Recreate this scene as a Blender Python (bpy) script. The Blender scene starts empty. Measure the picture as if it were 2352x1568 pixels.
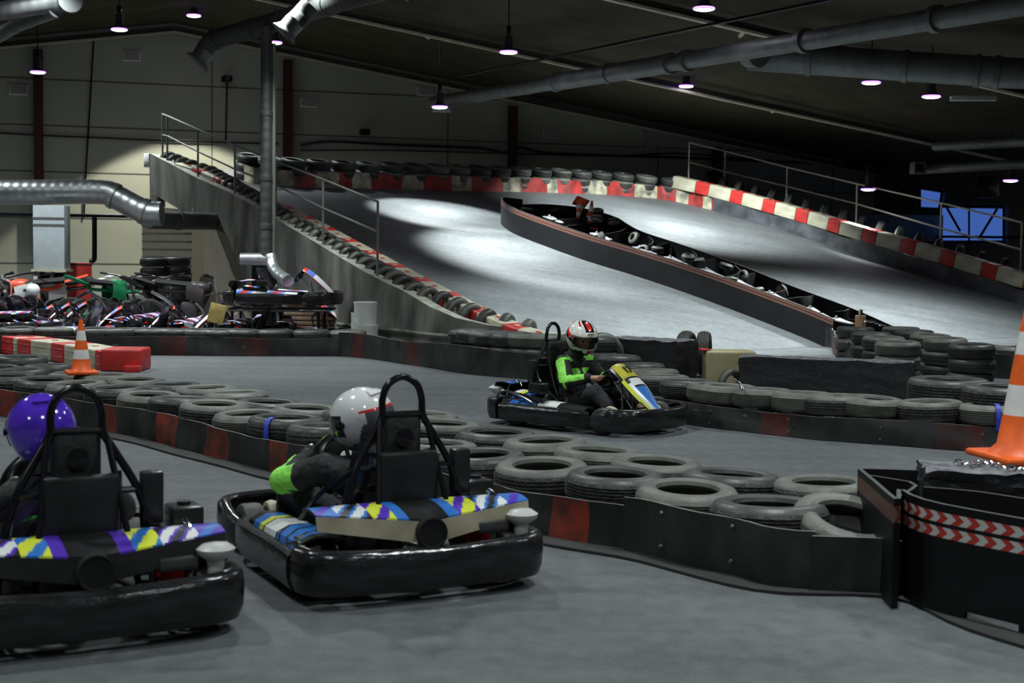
import bpy, bmesh, math, random
from mathutils import Vector, Matrix, Euler
random.seed(7)
S = bpy.context.scene
COL = S.collection
PI = math.pi
# ------------------------------------------------------------------ camera
FPX = 3267.0; CAMH = 1.6
PIT = math.atan(214/FPX); ROL = 0.0127
FW = Vector((0, math.cos(PIT), -math.sin(PIT))); _u = Vector((0, math.sin(PIT), math.cos(PIT))); _r = Vector((1, 0, 0))
RT = _r*math.cos(ROL)+_u*math.sin(ROL); UPV = -_r*math.sin(ROL)+_u*math.cos(ROL)
CP = Vector((0, 0, CAMH))
cam = bpy.data.cameras.new('camera'); camo = bpy.data.objects.new('camera', cam); COL.objects.link(camo)
cam.sensor_width = 36; cam.lens = 36*FPX/2352
M = Matrix((RT, UPV, -FW)).transposed().to_4x4(); M.translation = CP
camo.matrix_world = M
cam.dof.use_dof = True; cam.dof.focus_distance = 12.6; cam.dof.aperture_fstop = 3.5
cam.clip_end = 200
S.camera = camo
S.view_settings.view_transform = 'Standard'; S.view_settings.look = 'None'
S.view_settings.gamma = 1; S.view_settings.use_curve_mapping = False
S.view_settings.exposure = 0.5
W = bpy.data.worlds.new('world'); S.world = W; W.use_nodes = True
W.node_tree.nodes['Background'].inputs[0].default_value = (0.55, 0.62, 0.6, 1)
W.node_tree.nodes['Background'].inputs[1].default_value = 0.032
LAMPW = 800.0        # watts of one ceiling lamp
LAMPCOL = (0.9, 0.985, 0.99)

def ray(x, y): return FW+RT*((x-1176)/FPX)+UPV*((784-y)/FPX)
def G(x, y, z=0.0):
    d = ray(x, y); return CP+d*((z-CAMH)/d.z)
def Dp(x, y, dep): return CP+ray(x, y)*dep
RP0 = Vector((.47, 20.5, 0)); RN = Vector((0.13541355, -0.1805514, 0.97419934))
def zr(x, y): return -(RN.x*(x-RP0.x)+RN.y*(y-RP0.y))/RN.z     # height of the ramp surface
def R(x, y, h=0.0):
    d = ray(x, y); t = ((RP0+Vector((0, 0, h))-CP).dot(RN))/d.dot(RN); return CP+d*t
RQ = Vector((0, 0, 1)).rotation_difference(RN)
# gable hall axes
AL = math.radians(17.6)
EW = Vector((math.cos(AL), math.sin(AL), 0)); GW = Vector((math.sin(AL), -math.cos(AL), 0))
PK = Vector((-9.15, 38.5, 0)); RZ = 7.5; RS = 0.15
def hall(e, g, z=0): return PK+EW*e+GW*g+Vector((0, 0, z))
def roofz(p):
    e = (Vector((p[0], p[1], 0))-PK).dot(EW); return RZ-RS*abs(e)
def roofhit(x, y, drop):
    d = ray(x, y); lo, hi = 3.0, 60.0
    for _ in range(50):
        m = (lo+hi)/2; p = CP+d*m
        if p.z < roofz(p)-drop: lo = m
        else: hi = m
    return CP+d*lo

# ------------------------------------------------------------------ materials
MATS = {}
def mat(name, col, rough=.6, metal=0., var=.0, scale=8., bump=0., bscale=40., coat=0., spec=.5, stretch=None, dirt=None, alpha=None):
    if name in MATS: return MATS[name]
    m = bpy.data.materials.new(name); m.use_nodes = True; nt = m.node_tree; b = nt.nodes['Principled BSDF']
    b.inputs['Roughness'].default_value = rough; b.inputs['Metallic'].default_value = metal
    b.inputs['Coat Weight'].default_value = coat; b.inputs['Specular IOR Level'].default_value = spec
    b.inputs['Base Color'].default_value = (*col, 1)
    tc = nt.nodes.new('ShaderNodeTexCoord'); mp = nt.nodes.new('ShaderNodeMapping')
    nt.links.new(tc.outputs['Object'], mp.inputs[0])
    if stretch: mp.inputs['Scale'].default_value = stretch
    if var > 0 or dirt:
        n = nt.nodes.new('ShaderNodeTexNoise'); n.inputs['Scale'].default_value = scale; n.inputs['Detail'].default_value = 6
        nt.links.new(mp.outputs[0], n.inputs['Vector'])
        rp = nt.nodes.new('ShaderNodeValToRGB'); rp.color_ramp.elements[0].position = .32; rp.color_ramp.elements[1].position = .68
        c0 = dirt if dirt else tuple(c*(1-var) for c in col)
        c1 = col if dirt else tuple(min(1, c*(1+var)) for c in col)
        rp.color_ramp.elements[0].color = (*c0, 1); rp.color_ramp.elements[1].color = (*c1, 1)
        nt.links.new(n.outputs[0], rp.inputs[0]); nt.links.new(rp.outputs[0], b.inputs['Base Color'])
    if bump > 0:
        n2 = nt.nodes.new('ShaderNodeTexNoise'); n2.inputs['Scale'].default_value = bscale; n2.inputs['Detail'].default_value = 4
        nt.links.new(mp.outputs[0], n2.inputs['Vector'])
        bp = nt.nodes.new('ShaderNodeBump'); bp.inputs['Strength'].default_value = bump; bp.inputs['Distance'].default_value = .02
        nt.links.new(n2.outputs[0], bp.inputs['Height']); nt.links.new(bp.outputs[0], b.inputs['Normal'])
    MATS[name] = m; return m
def emis(name, col, st):
    m = bpy.data.materials.new(name); m.use_nodes = True; b = m.node_tree.nodes['Principled BSDF']
    b.inputs['Base Color'].default_value = (*col, 1); b.inputs['Emission Color'].default_value = (*col, 1); b.inputs['Emission Strength'].default_value = st
    MATS[name] = m; return m
def wavemat(name, col, rough, metal, freq, strength, var=.2, axis='X'):
    """material with rings / boards along a UV axis"""
    m = mat(name, col, rough, metal, var, 3.); nt = m.node_tree; b = nt.nodes['Principled BSDF']
    uv = nt.nodes.new('ShaderNodeUVMap'); sp = nt.nodes.new('ShaderNodeSeparateXYZ'); nt.links.new(uv.outputs[0], sp.inputs[0])
    mu = nt.nodes.new('ShaderNodeMath'); mu.operation = 'MULTIPLY'; mu.inputs[1].default_value = freq*2*PI; nt.links.new(sp.outputs[axis], mu.inputs[0])
    si = nt.nodes.new('ShaderNodeMath'); si.operation = 'SINE'; nt.links.new(mu.outputs[0], si.inputs[0])
    bp = nt.nodes.new('ShaderNodeBump'); bp.inputs['Strength'].default_value = strength; bp.inputs['Distance'].default_value = .01
    nt.links.new(si.outputs[0], bp.inputs['Height']); nt.links.new(bp.outputs[0], b.inputs['Normal'])
    return m
def floor_mat(name, col):
    m = bpy.data.materials.new(name); m.use_nodes = True; nt = m.node_tree; b = nt.nodes['Principled BSDF']; MATS[name] = m
    tc = nt.nodes.new('ShaderNodeTexCoord')
    def noise(sc, det, st=None):
        n = nt.nodes.new('ShaderNodeTexNoise'); n.inputs['Scale'].default_value = sc; n.inputs['Detail'].default_value = det
        if st:
            mp = nt.nodes.new('ShaderNodeMapping'); mp.inputs['Scale'].default_value = st[0]; mp.inputs['Rotation'].default_value = (0, 0, st[1])
            nt.links.new(tc.outputs['Object'], mp.inputs[0]); nt.links.new(mp.outputs[0], n.inputs['Vector'])
        else: nt.links.new(tc.outputs['Object'], n.inputs['Vector'])
        return n
    a = noise(.7, 5); c = noise(9., 8); e = noise(1.6, 5, ((.18, 2.2, 1), 2.2)); f = noise(60, 3)
    def mixf(x, y, fac):
        mx = nt.nodes.new('ShaderNodeMix'); mx.inputs[0].default_value = fac
        nt.links.new(x, mx.inputs[2]); nt.links.new(y, mx.inputs[3]); return mx.outputs[0]
    v = mixf(a.outputs[0], e.outputs[0], .5); v = mixf(v, c.outputs[0], .4); v = mixf(v, f.outputs[0], .22)
    rp = nt.nodes.new('ShaderNodeValToRGB'); rp.color_ramp.elements[0].position = .36; rp.color_ramp.elements[1].position = .66
    rp.color_ramp.elements[0].color = (*[x*.55 for x in col], 1); rp.color_ramp.elements[1].color = (*[x*1.5 for x in col], 1)
    nt.links.new(v, rp.inputs[0]); nt.links.new(rp.outputs[0], b.inputs['Base Color'])
    b.inputs['Roughness'].default_value = .62; b.inputs['Specular IOR Level'].default_value = .35
    bp = nt.nodes.new('ShaderNodeBump'); bp.inputs['Strength'].default_value = .35; bp.inputs['Distance'].default_value = .01
    nt.links.new(f.outputs[0], bp.inputs['Height']); nt.links.new(bp.outputs[0], b.inputs['Normal'])
    return m
def tape_mat(name, c1, c2, period=.11):
    """red/white arrow tape: chevrons computed from the UV map (u metres, v 0..1)"""
    m = bpy.data.materials.new(name); m.use_nodes = True; nt = m.node_tree; b = nt.nodes['Principled BSDF']; MATS[name] = m
    uv = nt.nodes.new('ShaderNodeUVMap'); sp = nt.nodes.new('ShaderNodeSeparateXYZ'); nt.links.new(uv.outputs[0], sp.inputs[0])
    def ma(op, a, bb):
        n = nt.nodes.new('ShaderNodeMath'); n.operation = op
        for i, v in enumerate((a, bb)):
            if v is None: continue
            if isinstance(v, (int, float)): n.inputs[i].default_value = v
            else: nt.links.new(v, n.inputs[i])
        return n.outputs[0]
    d = ma('ABSOLUTE', ma('SUBTRACT', sp.outputs['Y'], .5), None)
    w = ma('ADD', sp.outputs['X'], ma('MULTIPLY', d, .06))
    fr = ma('FRACT', ma('DIVIDE', w, period), None); st = ma('GREATER_THAN', fr, .5)
    mx = nt.nodes.new('ShaderNodeMix'); mx.data_type = 'RGBA'; nt.links.new(st, mx.inputs[0])
    mx.inputs[6].default_value = (*c1, 1); mx.inputs[7].default_value = (*c2, 1)
    nt.links.new(mx.outputs[2], b.inputs['Base Color']); b.inputs['Roughness'].default_value = .5
    return m

ASPH = floor_mat('asphalt', (.108, .116, .12))
RUB = mat('tyre_rubber', (.07, .073, .066), .42, var=.45, scale=5, bump=.12, bscale=60, dirt=(.035, .036, .034))
RUBG = mat('tyre_rubber_dusty', (.12, .124, .105), .5, var=.3, scale=6, bump=.2, bscale=50)
TREAD = mat('tyre_tread', (.04, .042, .038), .62, var=.4, scale=18, bump=.6, bscale=55)
BELT = mat('belt_rubber', (.022, .023, .022), .5, var=.6, scale=5, bump=.4, bscale=9, stretch=(1, 1, .5))
BELTL = mat('belt_edge', (.2, .2, .17), .6, var=.3)
REDP = mat('red_paint_worn', (.28, .035, .015), .6, dirt=(.05, .02, .015), scale=6)
REDD = mat('red_paint_dark', (.1, .014, .01), .6, dirt=(.02, .012, .012), scale=5)
BLKP = mat('black_plastic', (.014, .014, .015), .32, var=.4, scale=4, bump=.15, bscale=10)
BUMP = mat('bumper_plastic', (.016, .016, .017), .2, var=.5, scale=6, bump=.35, bscale=7, stretch=(1, 1, 4))
BLKM = mat('black_powder_metal', (.012, .012, .014), .22, .3)
WHB = mat('white_block_plastic', (.55, .53, .4), .5, dirt=(.36, .34, .24), scale=3, bump=.1, bscale=8)
RDB = mat('red_block_plastic', (.5, .03, .025), .45, var=.25, scale=4, bump=.1, bscale=8)
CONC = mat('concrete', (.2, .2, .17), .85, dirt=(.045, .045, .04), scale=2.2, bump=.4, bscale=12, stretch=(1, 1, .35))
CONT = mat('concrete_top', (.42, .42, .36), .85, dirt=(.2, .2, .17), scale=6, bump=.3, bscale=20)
HDPE = mat('hdpe_black', (.006, .006, .007), .55, spec=.3, var=.3, scale=3, bump=.1, bscale=6)
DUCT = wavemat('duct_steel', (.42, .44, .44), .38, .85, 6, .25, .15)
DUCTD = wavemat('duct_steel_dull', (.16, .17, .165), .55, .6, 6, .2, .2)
STEEL = mat('steel_tube', (.3, .3, .3), .35, .9)
RAILM = mat('rail_grey', (.2, .21, .19), .45, .5)
RAILY = mat('rail_cream', (.75, .75, .58), .5, .2)
ORG = mat('cone_orange', (.85, .13, .015), .45, var=.12)
ORGD = mat('cone_orange_old', (.6, .07, .02), .5, var=.3)
CWH = mat('cone_white', (.75, .75, .72), .45, var=.1)
WHP = mat('white_gloss', (.78, .78, .76), .16, coat=.5)
BLU = mat('sticker_blue', (.03, .17, .55), .3)
PUR = mat('sticker_purple', (.09, .03, .45), .3)
YEL = mat('sticker_yellow', (.68, .75, .05), .3)
YPL = mat('plate_yellow', (.62, .55, .03), .4, dirt=(.4, .35, .03), scale=12)
WHS = mat('sticker_white', (.75, .77, .75), .3)
BEI = mat('beige_plastic', (.42, .39, .27), .35, dirt=(.22, .2, .14), scale=4)
REDG = mat('red_gloss', (.6, .03, .02), .25)
CHR = mat('chrome', (.75, .75, .76), .15, 1.)
GRN = mat('suit_green', (.28, .82, .1), .75, bump=.3, bscale=30)
GRND = mat('suit_dark_green', (.05, .3, .05), .75)
SUIT = mat('suit_black', (.014, .014, .015), .75, var=.4, scale=20, bump=.4, bscale=22)
TROU = mat('trouser_black', (.022, .022, .026), .85, var=.3, scale=10, bump=.4, bscale=18)
SKIN = mat('skin', (.5, .27, .17), .5)
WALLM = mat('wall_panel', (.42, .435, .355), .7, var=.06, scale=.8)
SEAM = mat('panel_seam', (.1, .1, .09), .8)
CEIL = mat('ceiling_sheet', (.07, .064, .045), .95, spec=.08, var=.2, scale=1.2)
RAFT = mat('rafter_paint', (.55, .5, .38), .6, var=.15)
PURL = mat('purlin_dark', (.06, .055, .045), .7)
REDC = mat('column_red', (.07, .01, .009), .6, var=.2)

# ------------------------------------------------------------------ mesh builder
class MB:
    def __init__(s): s.v = []; s.f = []; s.m = []; s.uv = []; s.sm = []
    def add(s, vs, fs, mi=0, uvs=None, smooth=True):
        o = len(s.v); s.v += [tuple(v) for v in vs]; s.uv += (uvs if uvs else [(0, 0)]*len(vs))
        for k, f in enumerate(fs):
            s.f.append(tuple(i+o for i in f)); s.m.append(mi[k] if isinstance(mi, list) else mi); s.sm.append(smooth)
        return s
    def box(s, c, sz, rot=None, mi=0, bev=0.0, seg=2):
        bm = bmesh.new(); bmesh.ops.create_cube(bm, size=1)
        for v in bm.verts: v.co = Vector((v.co.x*sz[0], v.co.y*sz[1], v.co.z*sz[2]))
        if bev > 0: bmesh.ops.bevel(bm, geom=bm.edges[:], offset=bev, segments=seg, affect='EDGES', profile=.5)
        q = rot.to_matrix() if isinstance(rot, (Euler,)) or hasattr(rot, 'to_matrix') else (Euler((0, 0, rot)).to_matrix() if rot else Matrix.Identity(3))
        c = Vector(c); bm.verts.index_update()
        s.add([q @ v.co+c for v in bm.verts], [[v.index for v in f.verts] for f in bm.faces], mi, smooth=False)
        bm.free(); return s
    def tube(s, pts, r, n=10, closed=False, mi=0, caps=True, sx=1.0, up=None):
        pts = [Vector(p) for p in pts]; N = len(pts)
        rs = r if isinstance(r, (list, tuple)) else [r]*N
        T = []
        for i in range(N):
            a = pts[(i-1) % N] if closed or i > 0 else pts[i]; b = pts[(i+1) % N] if closed or i < N-1 else pts[i]
            T.append((b-a).normalized())
        u = up if up else (Vector((0, 0, 1)) if abs(T[0].z) < .9 else Vector((1, 0, 0)))
        u = (u-T[0]*u.dot(T[0])).normalized(); V = []; UV = []; L = 0
        for i in range(N):
            if i: u = (u-T[i]*u.dot(T[i])).normalized(); L += (pts[i]-pts[i-1]).length
            w = T[i].cross(u)
            for k in range(n):
                a = 2*PI*k/n; V.append(pts[i]+(u*math.cos(a)+w*math.sin(a)*sx)*rs[i]); UV.append((L, k/n))
        F = []
        for i in range(N if closed else N-1):
            for k in range(n):
                j = (i+1) % N; F.append((i*n+k, j*n+k, j*n+(k+1) % n, i*n+(k+1) % n))
        if caps and not closed: F.append(tuple(range(n))[::1]); F.append(tuple((N-1)*n+k for k in range(n))[::-1])
        s.add(V, F, mi, UV); return s
    def cyl(s, p0, p1, r0, r1=None, n=16, mi=0): return s.tube([p0, p1], [r0, r0 if r1 is None else r1], n, mi=mi)
    def lathe(s, prof, n=32, c=(0, 0, 0), rot=None, mi=0, closed=False, caps=False):
        """prof (r,z[,mi]) around local z"""
        q = rot if rot is not None else Matrix.Identity(3); c = Vector(c); V = []; P = len(prof); F = []; MI = []
        for k in range(n):
            a = 2*PI*k/n
            for p in prof: V.append(q @ Vector((p[0]*math.cos(a), p[0]*math.sin(a), p[1]))+c)
        for k in range(n):
            j = (k+1) % n
            for i in range(P if closed else P-1):
                F.append((k*P+i, j*P+i, j*P+(i+1) % P, k*P+(i+1) % P)); MI.append(prof[i][2] if len(prof[i]) > 2 else mi)
        if caps:
            F.append(tuple(k*P for k in range(n))[::-1]); MI.append(mi); F.append(tuple(k*P+P-1 for k in range(n))); MI.append(mi)
        s.add(V, F, MI); return s
    def panel(s, fn, nu, nv, th, mf=0, smooth=True):
        """solid sheet: fn(u,v)->point, given thickness along its normal; mf(u,v)->material index"""
        P = [[Vector(fn(i/nu, j/nv)) for j in range(nv+1)] for i in range(nu+1)]; V = []; UV = []
        for lay in (0, 1):
            for i in range(nu+1):
                for j in range(nv+1):
                    a = P[min(i+1, nu)][j]-P[max(i-1, 0)][j]; b = P[i][min(j+1, nv)]-P[i][max(j-1, 0)]
                    nn = a.cross(b); nn = nn.normalized() if nn.length > 1e-9 else Vector((0, 0, 1))
                    V.append(P[i][j]-nn*th*lay); UV.append((i/nu, j/nv))
        K = (nu+1)*(nv+1); F = []; MI = []; g = lambda i, j, l: l*K+i*(nv+1)+j
        for i in range(nu):
            for j in range(nv):
                mm = mf((i+.5)/nu, (j+.5)/nv) if callable(mf) else mf
                F.append((g(i, j, 0), g(i+1, j, 0), g(i+1, j+1, 0), g(i, j+1, 0))); MI.append(mm)
                F.append((g(i, j, 1), g(i, j+1, 1), g(i+1, j+1, 1), g(i+1, j, 1))); MI.append(mm if not callable(mf) else 0)
        for i in range(nu):
            F.append((g(i, 0, 0), g(i, 0, 1), g(i+1, 0, 1), g(i+1, 0, 0))); F.append((g(i, nv, 0), g(i+1, nv, 0), g(i+1, nv, 1), g(i, nv, 1))); MI += [0, 0]
        for j in range(nv):
            F.append((g(0, j, 0), g(0, j+1, 0), g(0, j+1, 1), g(0, j, 1))); F.append((g(nu, j, 0), g(nu, j, 1), g(nu, j+1, 1), g(nu, j+1, 0))); MI += [0, 0]
        s.add(V, F, MI, UV, smooth); return s
    def build(s, name, mats, parent=None, loc=None, origin=None):
        me = bpy.data.meshes.new(name); vs = s.v
        if origin is not None: o = Vector(origin); vs = [tuple(Vector(v)-o) for v in vs]
        me.from_pydata(vs, [], s.f)
        for m in (mats if isinstance(mats, (list, tuple)) else [mats]): me.materials.append(m)
        for p, mi, sm in zip(me.polygons, s.m, s.sm): p.material_index = mi; p.use_smooth = sm
        ul = me.uv_layers.new(name='UVMap')
        for l in me.loops: ul.data[l.index].uv = s.uv[l.vertex_index]
        me.validate()
        bm = bmesh.new(); bm.from_mesh(me); bmesh.ops.recalc_face_normals(bm, faces=bm.faces); bm.to_mesh(me); bm.free()
        try: me.set_sharp_from_angle(angle=math.radians(42))
        except Exception: pass
        o = bpy.data.objects.new(name, me); COL.objects.link(o)
        if parent: o.parent = parent
        if origin is not None: o.location = origin
        if loc is not None: o.location = loc
        return o
def tag(o, label=None, cat=None, group=None, kind=None):
    if label: o['label'] = label
    if cat: o['category'] = cat
    if group: o['group'] = group
    if kind: o['kind'] = kind
    return o
def struct(o, label=None): o['kind'] = 'structure'; o['label'] = label or o.name; return o
def empty(name, loc=(0, 0, 0), rz=0, label=None, cat=None, group=None):
    o = bpy.data.objects.new(name, None); COL.objects.link(o); o.location = loc; o.rotation_euler = (0, 0, rz); o.empty_display_size = .1
    return tag(o, label, cat, group)
def copy_tree(o, parent=None):
    c = o.copy(); COL.objects.link(c)
    if parent: c.parent = parent
    for ch in o.children: copy_tree(ch, c)
    return c
def smooth_path(pts, n=8):
    """Catmull-Rom"""
    pts = [Vector(p) for p in pts]; out = []
    for i in range(len(pts)-1):
        p0 = pts[max(i-1, 0)]; p1 = pts[i]; p2 = pts[i+1]; p3 = pts[min(i+2, len(pts)-1)]
        for k in range(n):
            t = k/n; out.append(.5*((2*p1)+(p2-p0)*t+(2*p0-5*p1+4*p2-p3)*t*t+(3*p1-p0-3*p2+p3)*t**3))
    out.append(pts[-1]); return out
def resample(pts, step):
    L = [0]
    for a, b in zip(pts, pts[1:]): L.append(L[-1]+(b-a).length)
    n = max(2, int(L[-1]/step)); out = []; j = 0
    for i in range(n+1):
        s_ = L[-1]*i/n
        while j < len(L)-2 and L[j+1] < s_: j += 1
        t = (s_-L[j])/max(1e-9, L[j+1]-L[j]); out.append(pts[j].lerp(pts[j+1], min(1, t)))
    return out, L[-1]

# ------------------------------------------------------------------ the hall
def quad(name, pts, m, th=.1, nrm=None):
    mb = MB(); n = nrm or (Vector(pts[1])-Vector(pts[0])).cross(Vector(pts[3])-Vector(pts[0])).normalized()
    v = [Vector(p) for p in pts]; v2 = [p-n*th for p in v]; k = len(v)
    mb.add(v+v2, [tuple(range(k)), tuple(range(2*k-1, k-1, -1))]+[(i, (i+1) % k, k+(i+1) % k, k+i) for i in range(k)], 0, smooth=False)
    return mb.build(name, m)
fl = MB(); fl.add([(-26, -8, 0), (30, -8, 0), (30, 56, 0), (-26, 56, 0), (-26, -8, -.1), (30, -8, -.1), (30, 56, -.1), (-26, 56, -.1)],
                  [(0, 1, 2, 3), (7, 6, 5, 4), (0, 4, 5, 1), (1, 5, 6, 2), (2, 6, 7, 3), (3, 7, 4, 0)], smooth=False)
struct(fl.build('floor', ASPH), 'dark grey asphalt floor of the kart hall')
EL, ER = -14., 21.5
# back wall with sheet seams
wb = MB()
def wallpoly(e0, e1, off):
    pts = [hall(e0, off, 0), hall(e1, off, 0), hall(e1, off, RZ-RS*abs(e1)+.05)]
    if e0 < 0 < e1: pts.append(hall(0, off, RZ+.05))
    pts.append(hall(e0, off, RZ-RS*abs(e0)+.05)); return pts
quadpts = wallpoly(EL, ER, 0)
k = len(quadpts); back = [p-GW*.2 for p in quadpts]
wb.add(quadpts+back, [tuple(range(k)), tuple(range(2*k-1, k-1, -1))]+[(i, (i+1) % k, k+(i+1) % k, k+i) for i in range(k)], 0, smooth=False)
for z in (1.05, 2.25, 3.45, 4.65, 5.85):
    e1 = min(ER, (RZ-z)/RS-.1) if z > RZ-RS*ER else ER
    a = max(EL, -((RZ-z)/RS)+.1); c = hall((a+e1)/2, .004, z); wb.box(c, (e1-a, .012, .03), AL, 1)
for e in (-12, -5.5, 1.0, 7.6, 14.1, 20):
    hgt = RZ-RS*abs(e); wb.box(hall(e, .004, hgt/2), (.03, .012, hgt), AL, 1)
struct(wb.build('wall_back', [WALLM, SEAM]), 'grey green sheet metal wall at the far end')
def roofsheet(nm, e0, e1):
    pts = [hall(e0, -.2, RZ-RS*abs(e0)), hall(e1, -.2, RZ-RS*abs(e1)), hall(e1, 48, RZ-RS*abs(e1)), hall(e0, 48, RZ-RS*abs(e0))]
    mb = MB(); up = Vector((0, 0, .12)); v = pts+[p+up for p in pts]
    mb.add(v, [(0, 1, 2, 3), (7, 6, 5, 4), (0, 4, 5, 1), (1, 5, 6, 2), (2, 6, 7, 3), (3, 7, 4, 0)], 0, smooth=False)
    sg = math.copysign(1, e1+e0)
    # sheet joints running from eave to ridge
    for i in range(0):
        g = 1.2+i*2.3
        a = hall(e0, g, RZ-RS*abs(e0)-.02); b = hall(e1, g, RZ-RS*abs(e1)-.02); mb.tube([a, b], .02, 4, mi=1)
    return mb.build(nm, [CEIL, PURL])
struct(roofsheet('ceiling', 0, ER), 'dark sloping roof sheets right of the ridge')
struct(roofsheet('ceiling.001', EL, 0), 'dark sloping roof sheets left of the ridge')
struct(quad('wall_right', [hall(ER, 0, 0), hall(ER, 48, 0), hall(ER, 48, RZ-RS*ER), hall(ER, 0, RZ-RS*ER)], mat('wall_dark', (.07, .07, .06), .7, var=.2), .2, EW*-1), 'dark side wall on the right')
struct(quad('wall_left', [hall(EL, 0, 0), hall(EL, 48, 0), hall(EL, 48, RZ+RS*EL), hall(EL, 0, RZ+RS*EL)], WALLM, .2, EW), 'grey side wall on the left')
# rafters: one gable frame per bay
for i, g in enumerate((.25, 7.3, 14.6, 20.5, 26.5, 33)):
    r = empty('roof_frame', hall(0, g, RZ-.3), 0, ['pale gable rafter along the top of the far wall', 'pale gable rafter one bay before the far wall', 'gable rafter two bays before the far wall', 'gable rafter three bays before the far wall', 'gable rafter crossing the top right corner', 'gable rafter above the foreground track'][i], 'rafter', 'gable rafters under the roof')
    if i == 5: pass
    for sg, ee in ((1, ER), (-1, -EL)):
        a = hall(0, g, RZ-.16)-r.location; b = hall(sg*ee, g, RZ-RS*ee-.16)-r.location
        mb = MB(); d = (b-a); L = d.length; q = d.to_track_quat('X', 'Z')
        mb.box((a+b)/2+Vector((0, 0, -.12)), (L, .14, .05), q); mb.box((a+b)/2+Vector((0, 0, -.03)), (L, .03, .14), q, 1)
        mb.build('rafter_beam', [RAFT, PURL], r)
    if i in (1, 2, 3):
        for e in (5, 9.6, 14.2):
            mb = MB(); z = RZ-RS*e
            mb.tube([hall(e, g, z-.2)-r.location, hall(e+.5, g-1.3, z-.15)-r.location], .05, 6); mb.build('knee_brace', RAFT, r)
# red steel columns on the back wall
for i, px in enumerate((92, 660, 1173, 1640)):
    lo, hi = -14., 22.
    for _ in range(40):
        m_ = (lo+hi)/2; p = hall(m_, .2)-CP; X = 1176+FPX*p.dot(RT)/p.dot(FW)
        if X < px: lo = m_
        else: hi = m_
    e = lo; hgt = RZ-RS*abs(e)-.4; mb = MB(); c = hall(e, .2, 0)
    for off in (-.09, .09): mb.box(GW*off+Vector((0, 0, hgt/2)), (.24, .02, hgt), AL)
    mb.box((0, 0, hgt/2), (.02, .18, hgt), AL, 1)
    tag(mb.build('steel_column', [REDC, PURL], loc=c), ['dark red steel column near the left edge of the far wall', 'dark red steel column just right of the vertical downpipe', 'dark red steel column in the middle of the far wall', 'dark steel column behind the far end of the right railing'][i], 'column')
# vents on the back wall
def wallpt(px, py, off=.1):
    d = ray(px, py); n = GW; p0 = hall(0, off); t = (p0-CP).dot(n)/d.dot(n); return CP+d*t
VL = ['highest, above the ramp railing', 'at the left edge of the far wall', 'just right of the second red column', 'above the open end of the long duct', 'right of the middle red column']
for i, (px, py) in enumerate(((302, 129), (42, 206), (709, 235), (976, 210), (1264, 308))):
    p = wallpt(px, py, .03); mb = MB(); mb.box((0, 0, 0), (.46, .05, .26), AL, 0, .01)
    v = mb.build('wall_vent', mat('vent_white', (.85, .85, .78), .6), loc=p)
    tag(v, 'small white rectangular wall vent '+VL[i], 'vent', 'white wall vents')
    m2 = MB()
    for z in (-.09, -.045, .0, .045, .09): m2.box(GW*.03+Vector((0, 0, z)), (.4, .015, .018), AL)
    m2.build('slat', SEAM, v)
# cabinet / devices / cables on the back wall
p = wallpt(1499, 312, .12); mb = MB(); mb.box((0, 0, 0), (.42, .2, .74), AL, 0, .015); o = mb.build('electrical_box', mat('box_grey', (.3, .3, .28), .5), loc=p)
tag(o, 'grey electrical box on the far wall beside the top of the right barrier', 'box'); m2 = MB(); m2.box(GW*.11, (.36, .02, .66), AL, 0, .01); m2.build('door', mat('box_grey_door', (.36, .36, .34), .5), o)
for i, (px, py) in enumerate(((838, 303), (521, 181))):
    p = wallpt(px, py, .22); mb = MB(); mb.box((0, 0, 0), (.22, .3, .16), AL+.3, 0, .03); mb.tube([(0, 0, 0), GW*-.2], .03, 8)
    o = mb.build('security_camera', HDPE, loc=p); m2 = MB(); m2.cyl(GW*.14, GW*.2, .06); m2.build('lens_hood', BLKM, o)
    tag(o, ['dark security camera on the far wall above the tyre row', 'dark round camera at the top of a thin conduit above the ramp railing'][i], 'camera')
def wallcable(name, pts, r, label, cat='cable', m=None, off=.06):
    P = smooth_path([wallpt(x, y, off) for x, y in pts], 5); mb = MB(); mb.tube(P, r, 6)
    tag(mb.build(name, m or BLKM, origin=P[0]), label, cat)
wallcable('wall_cable', [(0, 305), (100, 311), (250, 317), (400, 324), (560, 328), (640, 330)], .022, 'black cable running along the far wall left of the downpipe')
wallcable('wall_cable', [(690, 333), (760, 325), (900, 332), (1100, 340), (1160, 350), (1195, 338), (1250, 350), (1400, 357), (1560, 362), (1800, 372), (1980, 378)], .035, 'thick sagging black cable along the far wall above the tyres')
wallcable('wall_cable', [(690, 345), (900, 345), (1165, 352), (1400, 358), (1560, 352), (1750, 368), (1980, 382)], .02, 'thin black cable under the thick sagging cable')
wallcable('conduit', [(216, 76), (206, 250), (197, 400), (193, 500)], .022, 'thin dark vertical conduit left of the ramp end', 'conduit')
wallcable('conduit', [(521, 190), (518, 330)], .02, 'thin conduit below the round camera', 'conduit')

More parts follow.
